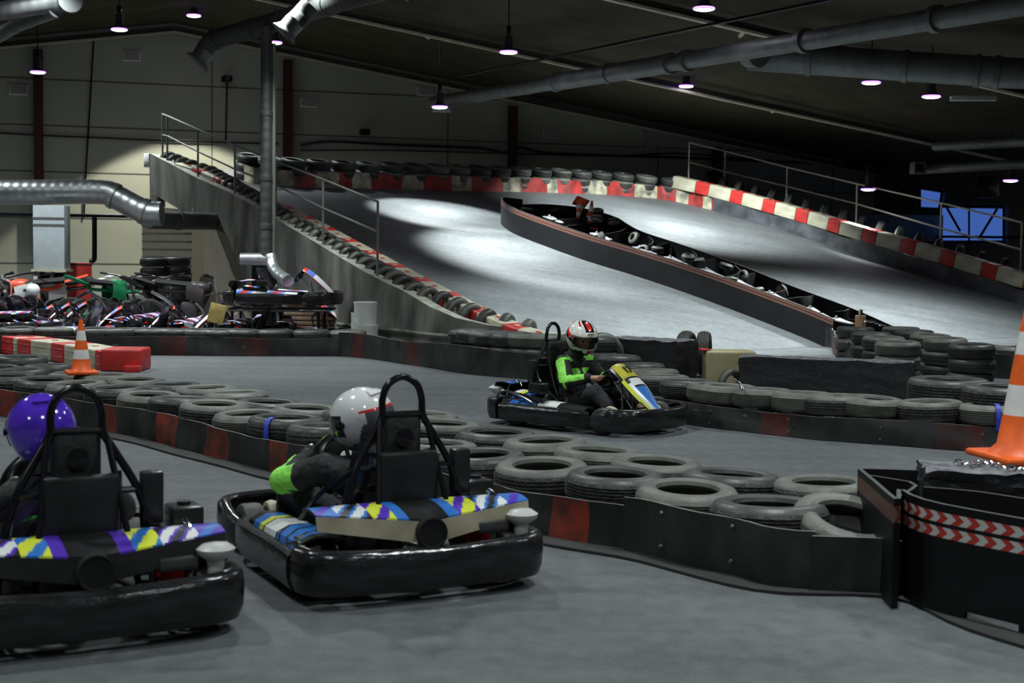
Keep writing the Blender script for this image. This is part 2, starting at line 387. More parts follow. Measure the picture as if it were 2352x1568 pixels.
# ------------------------------------------------------------------ lamps
SHADE = mat('lamp_shade', (.07, .07, .075), .4, .6); LED = emis('lamp_glow', (.86, .85, 1.), 22.)
FRINGE = emis('lamp_fringe', (.35, .15, 1.), 3.5)  # purple fringe of the lamp light, imitated by a glowing ring
def make_lamp():
    r = empty('ceiling_lamp')
    mb = MB(); mb.lathe([(.03, .34), (.075, .33), (.085, .12), (.1, .08), (.175, .0), (.178, -.02), (.17, -.02), (.15, .03), (.02, .06)], 24); mb.build('lamp_shade', SHADE, r)
    mb = MB(); mb.lathe([(.0, -.004), (.16, -.004)], 24); mb.lathe([(.0, -.035), (.05, -.034), (.12, -.026), (.16, -.012), (.165, -.004)], 24); mb.build('light_disc', LED, r)
    mb = MB(); mb.lathe([(.168, -.004), (.18, -.01), (.18, .004), (.166, .02)], 24, closed=True); mb.build('fringe_ring', FRINGE, r)
    mb = MB(); mb.box((0, 0, .44), (.09, .09, .16), 0, 0, .01); mb.tube([(0, 0, .5), (.0, 0, 1.4)], .012, 6); mb.tube([(0, 0, .34), (0, 0, .5)], .02, 6); mb.build('hanger', BLKM, r)
    return r
LP = make_lamp()
ld = bpy.data.lights.new('lamp_light', 'SPOT'); ld.energy = LAMPW; ld.spot_size = math.radians(96); ld.spot_blend = .55; ld.shadow_soft_size = .16; ld.color = LAMPCOL
WARM = (1., .97, .82)
lamps = [((274, 68), 1.0, 'hanging lamp left of the ridge above the conduit', 1.2, 120), ((445, 36), 35.4, 'small hanging lamp near the ridge at the top left', 2.4, 92, WARM, .1), ((631, 98), .8, 'smallest hanging lamp, beside the top of the downpipe', .4, 96),
         ((87, 166), 33, 'hanging lamp in front of the leftmost red column', 1, 96), ((1168, 120), 28.3, 'hanging lamp in the top middle, above the long duct', 4.2, 78, None, .45, (10, 0)), ((1617, 20), .95, 'largest hanging lamp, at the top edge right of centre', 4.2, 82, None, .6, (-8, 4)),
         ((1576, 198), 34.3, 'hanging lamp just under the long duct', 3.4, 118, None, .45, (-4, 18)), ((2001, 190), .95, 'hanging lamp in front of the thick right duct', 2.3, 104, None, .6), ((2139, 222), .95, 'hanging lamp right of the one before the thick duct', 1.6, 120, None, .9),
         ((1010, 246), 31.5, 'hanging lamp below the open end of the long duct', 1.6, 80, None, .3),
         ((1994, 435), 35, 'low dim lamp seen through the right railing', .25, 96), ((2321, 415), 35, 'low lamp near the right edge above the blue window', .35, 96)]
_l = bpy.data.objects.new('lamp_light', ld); COL.objects.link(_l); _l.parent = LP; _l.location = (0, 0, -.05)
first = True
def put_lamp(p, label, e, cone=96, col=None, blend=.55, tilt=(0, 0)):
    global first
    if first: r = LP; first = False
    else: r = copy_tree(LP)
    r.location = p; tag(r, label, 'lamp', 'hanging hall lamps')
    for ch in r.children:
        if ch.type == 'LIGHT':
            ch.data = ld.copy(); ch.data.energy = LAMPW*e; ch.data.spot_size = math.radians(cone); ch.data.spot_blend = blend
            if col: ch.data.color = col
            ch.rotation_euler = (math.radians(tilt[1]), math.radians(-tilt[0]), 0)
    return r
for L_ in lamps:
    px, drop, label, e = L_[:4]
    put_lamp(roofhit(*px, drop) if drop < 5 else Dp(*px, drop), label, e, L_[4], *(L_[5:8]))
for i, (x, y, e) in enumerate(((-7.6, 22.4, 2.4), (-3.6, 22.2, 1.7), (.6, 22.0, .35), (-11.5, 25, 1.0), (-4, 17.6, .8), (2.2, 17.5, .8), (7.5, 18.5, .9), (-7.5, 12.5, 1.1), (-1.5, 12.2, 1.1), (4.2, 11.5, .9), (-3.6, 7.2, .8), (1.8, 6.6, .9), (6, 6.5, .7), (-1, 1.5, .8), (4, 1., .7), (-10, 20, 1.), (-6.5, 1.5, .6))):  # unseen lamps above frame; those by the pit added to brighten it
    q = put_lamp((x, y, 6.25 if 21 < y < 26 else min(5.6, roofz((x, y))-1.1)), 'unseen hanging lamp over the track and pit, above the top of the picture', e*.74, 104 if 21 < y < 24 else 150, None, 1.0 if y < 21 else .6)

# ------------------------------------------------------------------ the ramp
wall_px = [(345, 352), (395, 378), (445, 405), (521, 439), (598, 481), (660, 518), (722, 555), (780, 590), (834, 622), (880, 646), (922, 665), (989, 705), (1048, 730), (1120, 746), (1257, 764)]
WT = [R(x, y, .34) for x, y in wall_px]          # outer top edge of the concrete parapet
far_px = [(560, 416), (590, 424), (700, 430), (850, 434), (1000, 438), (1200, 441), (1300, 444), (1400, 448), (1500, 456), (1545, 462), (1640, 484)]
FARP = [R(*p) for p in far_px]
rt_px = [(1636, 484), (1700, 502), (1788, 528), (1870, 553), (1945, 578), (2020, 600), (2100, 624), (2200, 655), (2300, 686), (2420, 724), (2560, 768)]
RTP = [R(*p) for p in rt_px]
lt = [Vector((p.x+.1, p.y+.12, 0)) for p in WT[::-1]]
outline = [(9.0, 27.0), (.7, 20.6)][:0]
poly = [Vector((p.x, p.y, 0)) for p in lt]+[Vector((p.x+dx, p.y+dy, 0)) for p, dx, dy in [(FARP[0], -1.4, .9), (FARP[3], -.1, 1.3), (FARP[6], .2, 1.4), (FARP[9], .7, 1.5)]]+[Vector((p.x+.65, p.y+.75, 0)) for p in RTP[1:]]
# foot of the ramp: where the surface meets the floor
def foot(t): return Vector((.47+.8*t, 20.5+.6*t, 0))
poly += [foot(t) for t in (15, 10, 5, 0.3)]
mb = MB(); top = []; bot = []
for p in poly:
    z = max(zr(p.x, p.y), .004); top.append(Vector((p.x, p.y, z))); bot.append(Vector((p.x, p.y, max(0.0, z-.28))))
bm = bmesh.new(); vs = [bm.verts.new(p) for p in top]; f = bm.faces.new(vs)
bmesh.ops.triangulate(bm, faces=[f]); bm.verts.index_update()
tris = [[v.index for v in f_.verts] for f_ in bm.faces]; bm.free(); K = len(top)
mb.add(top+bot, tris+[tuple(K+i for i in t[::-1]) for t in tris]+[(i, (i+1) % K, K+(i+1) % K, K+i) for i in range(K)], 0, smooth=False)
struct(mb.build('floor_ramp', ASPH), 'asphalt surface of the banked ramp')
# concrete parapet along the left edge
mb = MB(); V = []; UVs = []
nn = len(WT)
for i, p in enumerate(WT):
    a = WT[max(i-1, 0)]; b = WT[min(i+1, nn-1)]; t = Vector((b.x-a.x, b.y-a.y, 0)).normalized(); w = Vector((-t.y, t.x, 0))
    if w.y < 0: w = -w
    zb = max(0, p.z-.86) if wall_px[i][0] < 540 else 0.0
    for q in (p, p+w*.2, Vector((p.x, p.y, zb))+w*.2, Vector((p.x, p.y, zb))): V.append(q)
F = []; MI = []
for i in range(nn-1):
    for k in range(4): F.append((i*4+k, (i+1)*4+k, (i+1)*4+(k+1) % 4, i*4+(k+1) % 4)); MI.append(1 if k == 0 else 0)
F += [(0, 1, 2, 3), tuple((nn-1)*4+k for k in (3, 2, 1, 0))]; MI += [0, 0]
mb.add(V, F, MI, smooth=False)
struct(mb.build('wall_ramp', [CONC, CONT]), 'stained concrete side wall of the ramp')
# skirting ledge on the wall and end pillar
p = WT[0]; mb = MB(); mb.box((0, 0, (p.z-.3)/2), (.28, .3, p.z-.3), 0, 0, .01)
tag(mb.build('concrete_pillar', mat('pillar_conc', (.13, .14, .11), .85, dirt=(.06, .06, .05)), loc=(p.x+.1, p.y+.24, 0)), 'concrete pillar under the upper end of the ramp wall', 'pillar')
mb = MB(); mb.box((0, 0, 0), (.12, .3, .3), 0, 0, .01); tag(mb.build('end_plate', WHP, loc=(p.x-.1, p.y+.2, p.z-.15)), 'small white plate on the top end of the ramp wall', 'plate')
mb = MB(); a = G(722, 668); 
led = [Vector((WT[i].x, WT[i].y, max(.3, WT[i].z-1.35)))+Vector((-.03, -.06, 0)) for i in range(7, 13)]
for i in range(len(led)-1): mb.tube([led[i], led[i+1]], .035, 4, sx=.6)
tag(mb.build('wall_ledge', CONC, origin=led[0]), 'dark slanting ledge low on the concrete ramp wall', 'ledge')
# railings
def railing(name, base_px, hfun, posts, rail_pairs, m, label, surf=R, hb=.34, r=.02, ends=None):
    root = empty(name, surf(*base_px[0], hb), 0, label, 'railing'); o = root.location.copy()
    for (a, b) in posts:
        mb = MB(); mb.tube([Vector(a)-o, Vector(b)-o], r*1.05, 8); mb.build('post', m, root)
    for pts in rail_pairs:
        mb = MB(); mb.tube([Vector(q)-o for q in pts], r, 8); mb.build('rail', m, root)
    return root
def onwall(px):      # point of the parapet top at picture column px
    for (x0, y0), (x1, y1), a, b in zip(wall_px, wall_px[1:], WT, WT[1:]):
        if x0 <= px <= x1: t = (px-x0)/(x1-x0); return a.lerp(b, t)
    return WT[0].copy()
def upto(base, px, py):
    """vertical point above base seen at height py"""
    d = ray(px, py); t = (Vector((base.x, base.y, 0))-Vector((CP.x, CP.y, 0))).length/Vector((d.x, d.y, 0)).length
    return Vector((base.x, base.y, (CP+d*t).z))
pp = []; top = []; mid = []
for px, yt, ym in ((367, 262, 310), (378, 266, 312), (448, 297, 348), (533, 333, 388), (627, 370, 425), (735, 412, 478), (860, 463, 532)):
    b = onwall(px)+Vector((.04, .1, 0)); t = upto(b, px, yt); pp.append((b-Vector((0, 0, .02)), t)); top.append(t); mid.append(upto(b, px, ym))
railing('ramp_railing', [(367, 360)], None, pp, [top, mid], RAILM, 'thin grey steel railing on the concrete wall of the ramp')
# right-hand railing
rp = []
for px, yb, yt, ym in ((1572, 432, 327, 372), (1655, 440, 347, 394), (1797, 478, 384, 428), (1957, 530, 422, 468), (2150, 590, 466, 524), (2335, 640, 511, 573)):
    g = R(px, yb+28, 0)+Vector((.12, .14, 0)); b = Vector((g.x, g.y, zr(g.x, g.y)-.02)); rp.append((b, upto(b, px, yt), upto(b, px, ym)))
railing('side_railing', [(1655, 440)], None, [(a, b) for a, b, c in rp], [[b for a, b, c in rp], [c for a, b, c in rp]], RAILY, 'cream painted railing along the right edge of the ramp', hb=0, r=.022)

# ------------------------------------------------------------------ tyres
TW = .172; TR = .282
def tyre_mesh(name, grooves, W=TW, Rr=TR, rim=.168, m=(RUB, TREAD)):
    pr = [(rim, .03*W/.18), (rim+.006, .012), (rim+.03, .004), (Rr-.06, 0.), (Rr-.025, .01), (Rr-.008, .035, 1)]
    z = .04
    n = grooves; st = (W-.08)/(n+1)
    for i in range(n):
        zc = .04+st*(i+1); pr += [(Rr, zc-.006, 1), (Rr-.009, zc-.004, 1), (Rr-.009, zc+.004, 1), (Rr, zc+.006, 1)]
    pr += [(Rr-.008, W-.035), (Rr-.025, W-.01), (Rr-.06, W), (rim+.03, W-.004), (rim+.008, W-.01), (rim, W-.03), (rim+.02, W-.05), (Rr-.03, W-.07), (Rr-.03, .07), (rim+.02, .05)]
    mb = MB(); mb.lathe(pr, 40, closed=True); o = mb.build(name, list(m)); me = o.data; bpy.data.objects.remove(o); return me
TM = [tyre_mesh('tyre', 4), tyre_mesh('tyre', 3, m=(RUBG, TREAD)), tyre_mesh('tyre', 5, m=(RUBG, RUBG)), tyre_mesh('tyre', 2)]
TBIG = tyre_mesh('tyre', 6, W=.26, Rr=.36, rim=.2)
TSM = tyre_mesh('tyre', 3, W=.13, Rr=.14, rim=.07, m=(RUBG, TREAD))
def tyre(p, label, group, me=None, rot=None, sc=1.0, name='car_tyre'):
    o = bpy.data.objects.new(name, me or random.choice(TM)); COL.objects.link(o); o.location = p; o.scale = (sc, sc, sc)
    o.rotation_mode = 'QUATERNION' if rot is not None and not isinstance(rot, Euler) else 'XYZ'
    if rot is None: o.rotation_euler = (random.uniform(-.035, .035), random.uniform(-.035, .035), random.uniform(0, 6))
    elif isinstance(rot, Euler): o.rotation_euler = rot
    else: o.rotation_quaternion = rot
    return tag(o, label, 'tyre', group)
def relax(P, mind=.56, it=60, push=None):
    P = [Vector((p.x, p.y)) for p in P]
    for _ in range(it):
        for i in range(len(P)):
            for j in range(i+1, len(P)):
                d = P[j]-P[i]; L = d.length
                if L < mind and L > 1e-6: m_ = d*((mind-L)/L/2); P[i] -= m_; P[j] += m_
    return P
def stack(pxs, zt, labels, group, low=None, n=2, sp=None, mind=.54, tilt=None):
    """tyres whose tops show at picture points; each stands on tyres below it"""
    P = relax([G(x, y, zt) for x, y in pxs], mind, 25)
    if sp: P = [clear_of(Vector((p.x, p.y, 0)), [G(*c) for c in sp], .3).xy for p in P]
    for i, q in enumerate(P):
        lab = labels(i) if callable(labels) else labels
        e = None
        if tilt and i in tilt: e = Euler(tilt[i])
        tyre((q.x, q.y, zt-TW), lab, group, rot=e)
        for k in range(n-1):
            tyre((q.x+random.uniform(-.015, .015), q.y+random.uniform(-.015, .015), zt-TW*(k+2)-.003*(k+1)), low or 'worn tyre under the top layer, hidden behind the rubber belt', group+', lower layer', rot=Euler((0, 0, random.random()*6)))
    return P
# near barrier across the picture
MF = [(25, 858), (77, 864), (142, 874), (200, 880), (258, 888), (316, 905), (370, 927), (434, 933), (498, 941), (548, 952), (608, 962), (660, 972), (735, 982), (800, 992), (870, 1000), (950, 1000), (1025, 1016), (1110, 1040), (1215, 1058), (1347, 1075), (1481, 1108), (1590, 1136), (1767, 1153)]
MBK = [(-30, 850), (40, 818), (75, 833), (120, 846), (235, 858), (300, 866), (402, 878), (458, 885), (505, 895), (553, 904), (610, 916), (662, 925), (718, 932), (790, 938), (860, 945), (950, 944), (990, 962), (1060, 980), (1146, 986), (1233, 1003), (1322, 1020), (1398, 1037), (1495, 1057), (1602, 1070), (1735, 1096), (1893, 1103)]
ZT = .345
def ml(i):
    n = len(MF)
    if i == n-1: return 'large worn tyre lying flat, second from the right end of the near row, whole hole visible'
    if i == n-2: return 'treaded tyre half behind the overlapping black belt in the near row'
    if i == n-3: return 'grey tyre with a narrow visible hole above the second orange patch of the near belt'
    if i == n-4: return 'brownish grey tyre directly above the large orange patch of the near belt'
    if 12 <= i <= 15: return 'grey tyre in the near row partly hidden behind the driver in the white helmet'
    if i == 11: return 'grey tyre with a blue strap in the near row left of the white helmet'
    if i == 5: return 'grey tyre with its hole visible, just right of the traffic cone in the near row'
    if i < 5: return 'worn tyre in the near row behind or beside the purple helmet'
    if i < 11: return 'worn tyre in the near row between the purple helmet and the blue strap'
    return 'worn tyre in the near row between the white helmet and the big orange patch'
nb = [G(x, y) for x, y in [(-60, 948), (40, 962), (120, 972), (200, 984), (300, 1004), (400, 1030), (500, 1055), (600, 1082), (660, 1098), (760, 1120), (880, 1145), (1000, 1172), (1100, 1195), (1200, 1225), (1300, 1243), (1400, 1262), (1440, 1270)]]
nb2 = [G(x, y) for x, y in [(1432, 1272), (1470, 1278), (1560, 1305), (1680, 1330), (1760, 1352), (1870, 1361)]]
def clear_of(p, line, d):
    """keep p at least d behind the belt line"""
    P, _ = resample(line, .05); k = min(range(len(P)), key=lambda i: (P[i].xy-p.xy).length)
    a = P[max(k-1, 0)]; b = P[min(k+1, len(P)-1)]; t = (b.xy-a.xy).normalized(); w = Vector((-t.y, t.x))
    if w.y < 0: w = -w
    s_ = (p.xy-P[k].xy).dot(w); q = p.xy+w*(d-s_) if s_ < d else p.xy
    return Vector((q.x, q.y, 0))
def scr(p): q = Vector(p)-CP; return 1176+FPX*q.dot(RT)/q.dot(FW)
fr_, _ = resample([clear_of(G(x, y, ZT), nb+nb2, .31) for x, y in MF[::-1]], .535)
bk_, _ = resample([clear_of(G(x, y, ZT), nb+nb2, .84) for x, y in MBK[::-1] if (x, y) not in ((40, 818), (75, 833), (120, 846), (-30, 850))], .535)
ex_ = [G(x, y, ZT) for x, y in ((-30, 815), (40, 818), (95, 838), (10, 838), (150, 850), (60, 852))]
rel = relax([p for p in fr_+bk_+ex_], .53, 12)
MFR = rel[:len(fr_)]
MFR = [clear_of(Vector((p.x, p.y, 0)), nb+nb2, .30).xy for p in MFR]; MFR[0] = clear_of(G(1767, 1156, .335), nb+nb2, .25).xy
for i, q in enumerate(rel):
    fr = i < len(fr_)
    if fr: q = MFR[i]
    px = scr((q.x, q.y, ZT))
    if fr:
        if i == 0: lab = 'large worn tyre lying flat, second from the right end of the near row'
        elif i == 1: lab = 'treaded tyre half behind the overlapping black belt in the near row'
        elif i == 2: lab = 'grey flat tyre in the near row, third from the large flat one'
        elif px > 1100: lab = 'worn grey near row tyre above the big orange patch of the belt'
        elif px > 740: lab = 'grey near row tyre partly hidden by the driver in the white helmet'
        elif px > 300: lab = 'worn tyre in the near row between the traffic cone and the white helmet'
        else: lab = 'worn tyre in the near row behind or beside the purple helmet'
    elif i < len(fr_)+len(bk_):
        if i == len(fr_): lab = 'treaded tyre at the right end of the back row beside the black panel'
        else: lab = 'worn tyre in the back row of the near barrier, '+('left' if px < 800 else 'right')+' of the white helmet'
    else: lab = 'worn tyre in the cluster beside the low red and white blocks at left'
    dz = random.uniform(-.012, .012)
    o = tyre((q.x, q.y, ZT-TW+dz), lab, 'tyres on top of the near barrier', rot=Euler((random.uniform(-.05, .05), random.uniform(-.05, .05), random.uniform(0, 6))), me=TM[0] if i == 0 else (TM[2] if i == 1 else None), sc=1.06 if i == 0 else random.uniform(.97, 1.02))
    tyre((q.x+random.uniform(-.01, .01), q.y+random.uniform(0, .01), ZT-2*TW-.004), 'worn tyre under the top layer of the near barrier', 'lower tyres of the near barrier', rot=Euler((0, 0, i)))
q = G(1925, 1207, .25)
tyre((q.x+.03, q.y-.02, .15), 'grey tyre leaning at the right end of the near row beside the chevron wall', 'tyres on top of the near barrier', me=TM[1], rot=Euler((.3, .05, .3)), sc=1.03)
# middle right barrier behind kart 17
RBPX = [(1440, 955), (1500, 965), (1570, 975), (1650, 985), (1780, 1000), (1900, 1013), (2050, 1024), (2200, 1035), (2310, 1043), (2450, 1050)]
RF = [(1610, 888), (1690, 901), (1784, 905), (1858, 917), (1986, 920), (2118, 930), (2262, 936), (2400, 945)]
RB = [(1418, 815), (1470, 834), (1500, 848), (1530, 862), (1573, 870), (1640, 886)]
stack(RF+RB, .37, lambda i: 'tyre with a blue strap, near the right edge behind kart seventeen' if i == 6 else ('dark tyre in the front row behind kart seventeen, on the black belt' if i < len(RF) else 'dark tyre lying just behind the steering wheel and nose of kart seventeen'), 'tyres of the middle right barrier', 'tyre under the top layer of the middle right barrier', sp=RBPX)
for i, (x, y) in enumerate(((2180, 868), (2310, 884))):
    p = G(x, y, .5); tyre((p.x, p.y, .24), ['big treaded tyre beside the long black foam block', 'big treaded tyre at the right edge behind the tall cone'][i], 'big treaded tyres', me=TBIG, rot=Euler((0, 0, i)))
    tyre((p.x, p.y, -.02), 'big tyre under the treaded tyres beside the long foam block', 'big treaded tyres, lower layer', me=TBIG, rot=Euler((0, 0, i)))
p = G(1668, 895, 0.12); tyre((p.x, p.y-.1, .2), 'upright tyre with a serrated edge leaning on the long foam block', 'upright tyres', me=TM[2], rot=Euler((PI/2, 0, .5)), sc=.55)
for i, (x, y) in enumerate(((1560, 835), (1600, 836))):
    p = G(x, y+28, 0); tyre((p.x, p.y, .3), ['upright tyre against the end of the short black block', 'upright tyre standing beside the white block, showing its hole'][i], 'upright tyres', me=TM[3], rot=Euler((PI/2, 0, 1.15+.2*i)))
p = G(1378, 815, .3); tyre((p.x, p.y, .3), 'upright tyre just right of the driver of kart seventeen', 'upright tyres', me=TM[1], rot=Euler((PI/2, 0, .25)))
# pit barrier, far left and middle
PL = [(x, 764+x*.003) for x in range(-20, 760, 62)]
stack(PL, .37, 'tyre in the flat row of the pit barrier at the far left', 'tyres of the pit barrier', 'tyre under the flat row of the pit barrier', sp=[(-80, 812), (200, 814), (500, 817), (778, 818)])
PM = [(812, 765), (862, 767), (912, 769), (955, 770), (1005, 772), (1045, 776), (1090, 780), (1140, 782), (1200, 787)]
stack(PM, .54, lambda i: 'tilted tyre with a bright edge, left of the driver of kart seventeen' if i == 7 else 'tyre on the raised row of the pit barrier between the white barrels and kart seventeen', 'tyres of the raised pit barrier', 'tyre under the raised row of the pit barrier', n=3, tilt={7: (.0, -.16, 0)}, sp=[(778, 818), (850, 825), (950, 840), (1050, 856), (1150, 866), (1250, 873)])
# barrier at the foot of the island
IA = [(1965, 750), (2003, 762), (2030, 772), (2063, 783), (2070, 750), (2100, 757), (2138, 767), (2172, 775), (2232, 789)]
stack(IA, .52, lambda i: 'tyre on top of a stack at the lower end of the island', 'tyre stacks at the lower end of the island', 'tyre under the stacks at the lower end of the island', n=3)
IB = [(2060, 812), (2125, 816), (2185, 820), (2250, 822), (2320, 826), (2390, 830)]
IBPX = [(1925, 828), (1985, 842), (2050, 850), (2150, 860), (2250, 866), (2352, 872), (2430, 876)]
stack(IB, .4, 'dark tyre in the row below the island stacks, behind the dark belt', 'tyre row below the island', 'tyre under the row below the island', sp=IBPX)
p = R(2352, 825, .0); p = G(2362, 838, .3); tyre((p.x, p.y, .3), 'black tyre standing upright at the right edge above the tall cone', 'upright tyres', me=TM[3], rot=Euler((PI/2, 0, .3)))
# far barrier on the ramp: row of tyres along the top of the painted belt
fp, L_ = resample([p for p in FARP[:10]], .66)
side = []
for i, p in enumerate(fp):
    a = fp[max(i-1, 0)]; b = fp[min(i+1, len(fp)-1)]; t = (b-a).normalized(); w = Vector((-t.y, t.x, 0)).normalized()
    if w.y < 0: w = -w
    c = p+w*.36
    for k in range(3): 
        if k == 2 or i % 1 == 0:
            tyre(Vector((c.x, c.y, zr(c.x, c.y)))+RN*(TW*1.1*k+.0), 'dark tyre lying in the row along the top edge of the ramp' if k == 2 else 'tyre under the top row along the upper edge of the ramp', 'tyres along the top of the ramp' if k == 2 else 'tyres along the top of the ramp, lower', rot=RQ, sc=1.1)
# upright tyres between the concrete wall and the coloured blocks
ut_px = [(386, 368), (430, 386), (480, 402), (520, 424), (560, 448), (600, 470), (640, 497), (700, 532), (760, 566), (830, 607), (900, 645), (960, 678), (1040, 708), (1100, 734), (1150, 748), (1205, 762)]
up_, L_ = resample(smooth_path([R(x, y, .27) for x, y in ut_px], 6), .33)
for i, p in enumerate(up_):
    a = up_[max(i-1, 0)]; b = up_[min(i+1, len(up_)-1)]; t = (b-a).normalized()
    q = Vector((0, 0, 1)).rotation_difference((t+Vector((0, 0, random.uniform(-.1, .1)))).normalized())
    tyre(Vector((p.x, p.y, zr(p.x, p.y)+.235))-t*.04, 'small grey tyre standing upright between the concrete wall and the red and white blocks', 'upright tyres along the concrete ramp wall', me=TM[i % 3], rot=q, sc=.86)
ur_px = [(1590, 446), (1640, 462), (1720, 487), (1800, 512), (1880, 537), (1960, 562), (2060, 595), (2160, 628), (2260, 660), (2360, 690), (2440, 715)]
up_, L_ = resample(smooth_path([R(x, y+8, 0)+Vector((.42, .45, 0)) for x, y in ur_px], 6), .62)
for i, p in enumerate(up_):
    a = up_[max(i-1, 0)]; b = up_[min(i+1, len(up_)-1)]; t = (b-a).normalized(); q = Vector((0, 0, 1)).rotation_difference((t+Vector((.2, .5, 0))).normalized())
    base = Vector((p.x, p.y, zr(p.x, p.y)))
    tyre(base+Vector((0, 0, .5)), 'grey tyre standing upright behind the red and white blocks of the right barrier', 'upright tyres behind the right barrier', me=TM[i % 3], rot=q, sc=1.)
    if i % 1 == 0: tyre(base+Vector((0, 0, .02)), 'tyre lying under the upright tyres of the right barrier', 'lower tyres of the right barrier', me=TM[3], rot=RQ, sc=1.05)
# small tyres and hubs thrown inside the island come later

# ------------------------------------------------------------------ rubber belts
def belt(name, pts, h, patches, label, mats_=None, th=.014, wave=.02, wl=.55, toplift=.012, step=.09, surf=None, parts=None, ntop=0):
    """belt standing on edge along pts; patches = [(s0,s1,material index)]"""
    P, L = resample(smooth_path(pts, 8), step); N = len(P); V = []; UV = []; s_ = 0; S_ = []
    rows = (0., .25, .5, .75, 1.)
    for i, p in enumerate(P):
        a = P[max(i-1, 0)]; b = P[min(i+1, N-1)]; t = (b-a); t = Vector((t.x, t.y, 0)).normalized(); w = Vector((-t.y, t.x, 0))
        if i: s_ += (P[i]-P[i-1]).length
        S_.append(s_)
        off = wave*abs(math.sin(PI*s_/wl)); hz = h[i*len(h)//N] if isinstance(h, (list, tuple)) else h
        zb = (surf(p) if surf else p.z)
        for lay in (0, 1):
            for r_ in rows:
                o = w*(off*(.5+.5*r_)+.012*math.sin(3.1*s_+4*r_)+lay*th)
                q = p+o; V.append(Vector((q.x, q.y, zb+.004+hz*r_+(toplift*math.sin(2.3*s_+1)*r_)))); UV.append((s_, r_))
    R_ = len(rows); F = []; MI = []
    def mi(s0, r_):
        for a, b, m_ in patches:
            if a <= s0 < b: return m_
        return 0
    for i in range(N-1):
        A = i*2*R_; B = (i+1)*2*R_; sm_ = (S_[i]+S_[i+1])/2
        for k in range(R_-1):
            m_ = mi(sm_, k/(R_-1))
            F.append((A+k, B+k, B+k+1, A+k+1)); MI.append(m_); F.append((A+R_+k, A+R_+k+1, B+R_+k+1, B+R_+k)); MI.append(0)
        F.append((A+R_-1, B+R_-1, B+2*R_-1, A+2*R_-1)); MI.append(1); F.append((A, A+R_, B+R_, B)); MI.append(0)
    F.append(tuple(list(range(R_))+list(range(2*R_-1, R_-1, -1)))); MI.append(0)
    e = (N-1)*2*R_; F.append(tuple(list(range(e+2*R_-1-(R_-1), e+2*R_))+list(range(e+R_-1, e-1, -1)))); MI.append(0)
    mb = MB(); mb.add(V, F, MI, UV); o = mb.build(name, mats_ or [BELT, BELTL, REDP, REDD], origin=P[0])
    tag(o, label, 'barrier belt'); return o, P
def periodic(L, w, g, m_, s0=0):
    out = []; s_ = s0
    while s_ < L: out.append((s_, s_+w, m_)); s_ += w+g
    return out
def bolts(parent, P, zs, every, n=8, r=.012, side=-1):
    o0 = parent.location
    for i in range(3, len(P)-2, every):
        t = P[i+1]-P[i-1]; t = Vector((t.x, t.y, 0)).normalized(); w = Vector((t.y, -t.x, 0))*1
        for z in zs:
            c = P[i]+Vector((0, 0, z))-o0; mb = MB(); mb.cyl(c+w*.0, c+w*.012, r, r*.7, n); mb.build('bolt', STEEL, parent)
def arcat(nbpts, X):   # arclength where the belt passes picture column X
    P, L = resample(smooth_path(nbpts, 8), .05); s_ = 0
    for a, b in zip(P, P[1:]):
        q = b-CP; x = 1176+FPX*q.dot(RT)/q.dot(FW); s_ += (b-a).length
        if x >= X: return s_
    return s_
pat = [(arcat(nb, a), arcat(nb, b), 2) for a, b in ((-20, 36), (222, 262), (352, 392), (465, 513), (610, 655), (740, 790), (1035, 1100), (1262, 1350))]
# the belt follows the tyres: its top is at z ~ .27
o, P = belt('rubber_belt', nb, .235, pat, 'long grey rubber belt with worn orange red patches in front of the near tyres', wave=.03, wl=.56)
o, P = belt('rubber_belt', nb2, .29, [], 'black overlapping rubber belt with bolts at the right end of the near barrier', wave=.015)
bolts(o, P, (.09, .26), 5)
nb3 = [G(x, y) for x, y in [(1862, 1362), (1950, 1366), (2010, 1368), (2068, 1376)]]
belt('rubber_belt', nb3, .26, [], 'short plain black rubber belt ending at the chevron wall', wave=.0)
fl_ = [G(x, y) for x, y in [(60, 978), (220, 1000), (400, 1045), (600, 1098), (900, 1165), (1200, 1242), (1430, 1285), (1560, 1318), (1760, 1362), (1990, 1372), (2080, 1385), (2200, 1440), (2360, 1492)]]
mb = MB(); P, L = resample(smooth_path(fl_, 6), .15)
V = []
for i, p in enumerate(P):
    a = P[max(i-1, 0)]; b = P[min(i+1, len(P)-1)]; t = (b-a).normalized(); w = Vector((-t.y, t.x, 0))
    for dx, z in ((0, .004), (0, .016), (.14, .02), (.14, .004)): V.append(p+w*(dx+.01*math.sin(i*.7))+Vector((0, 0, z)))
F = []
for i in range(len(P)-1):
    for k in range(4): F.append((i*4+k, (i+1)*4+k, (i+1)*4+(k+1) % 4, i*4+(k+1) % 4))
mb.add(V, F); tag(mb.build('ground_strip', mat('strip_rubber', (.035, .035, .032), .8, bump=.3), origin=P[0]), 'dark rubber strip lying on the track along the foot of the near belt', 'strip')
rb = [G(x, y) for x, y in RBPX]
pat = [(arcat(rb, a), arcat(rb, b), 3) for a, b in ((1745, 1790), (2160, 2245))]
o, P = belt('rubber_belt', rb, .2, pat, 'black scuffed rubber belt behind kart seventeen with two dark red patches', wave=.03); bolts(o, P, (.05, .15), 9)
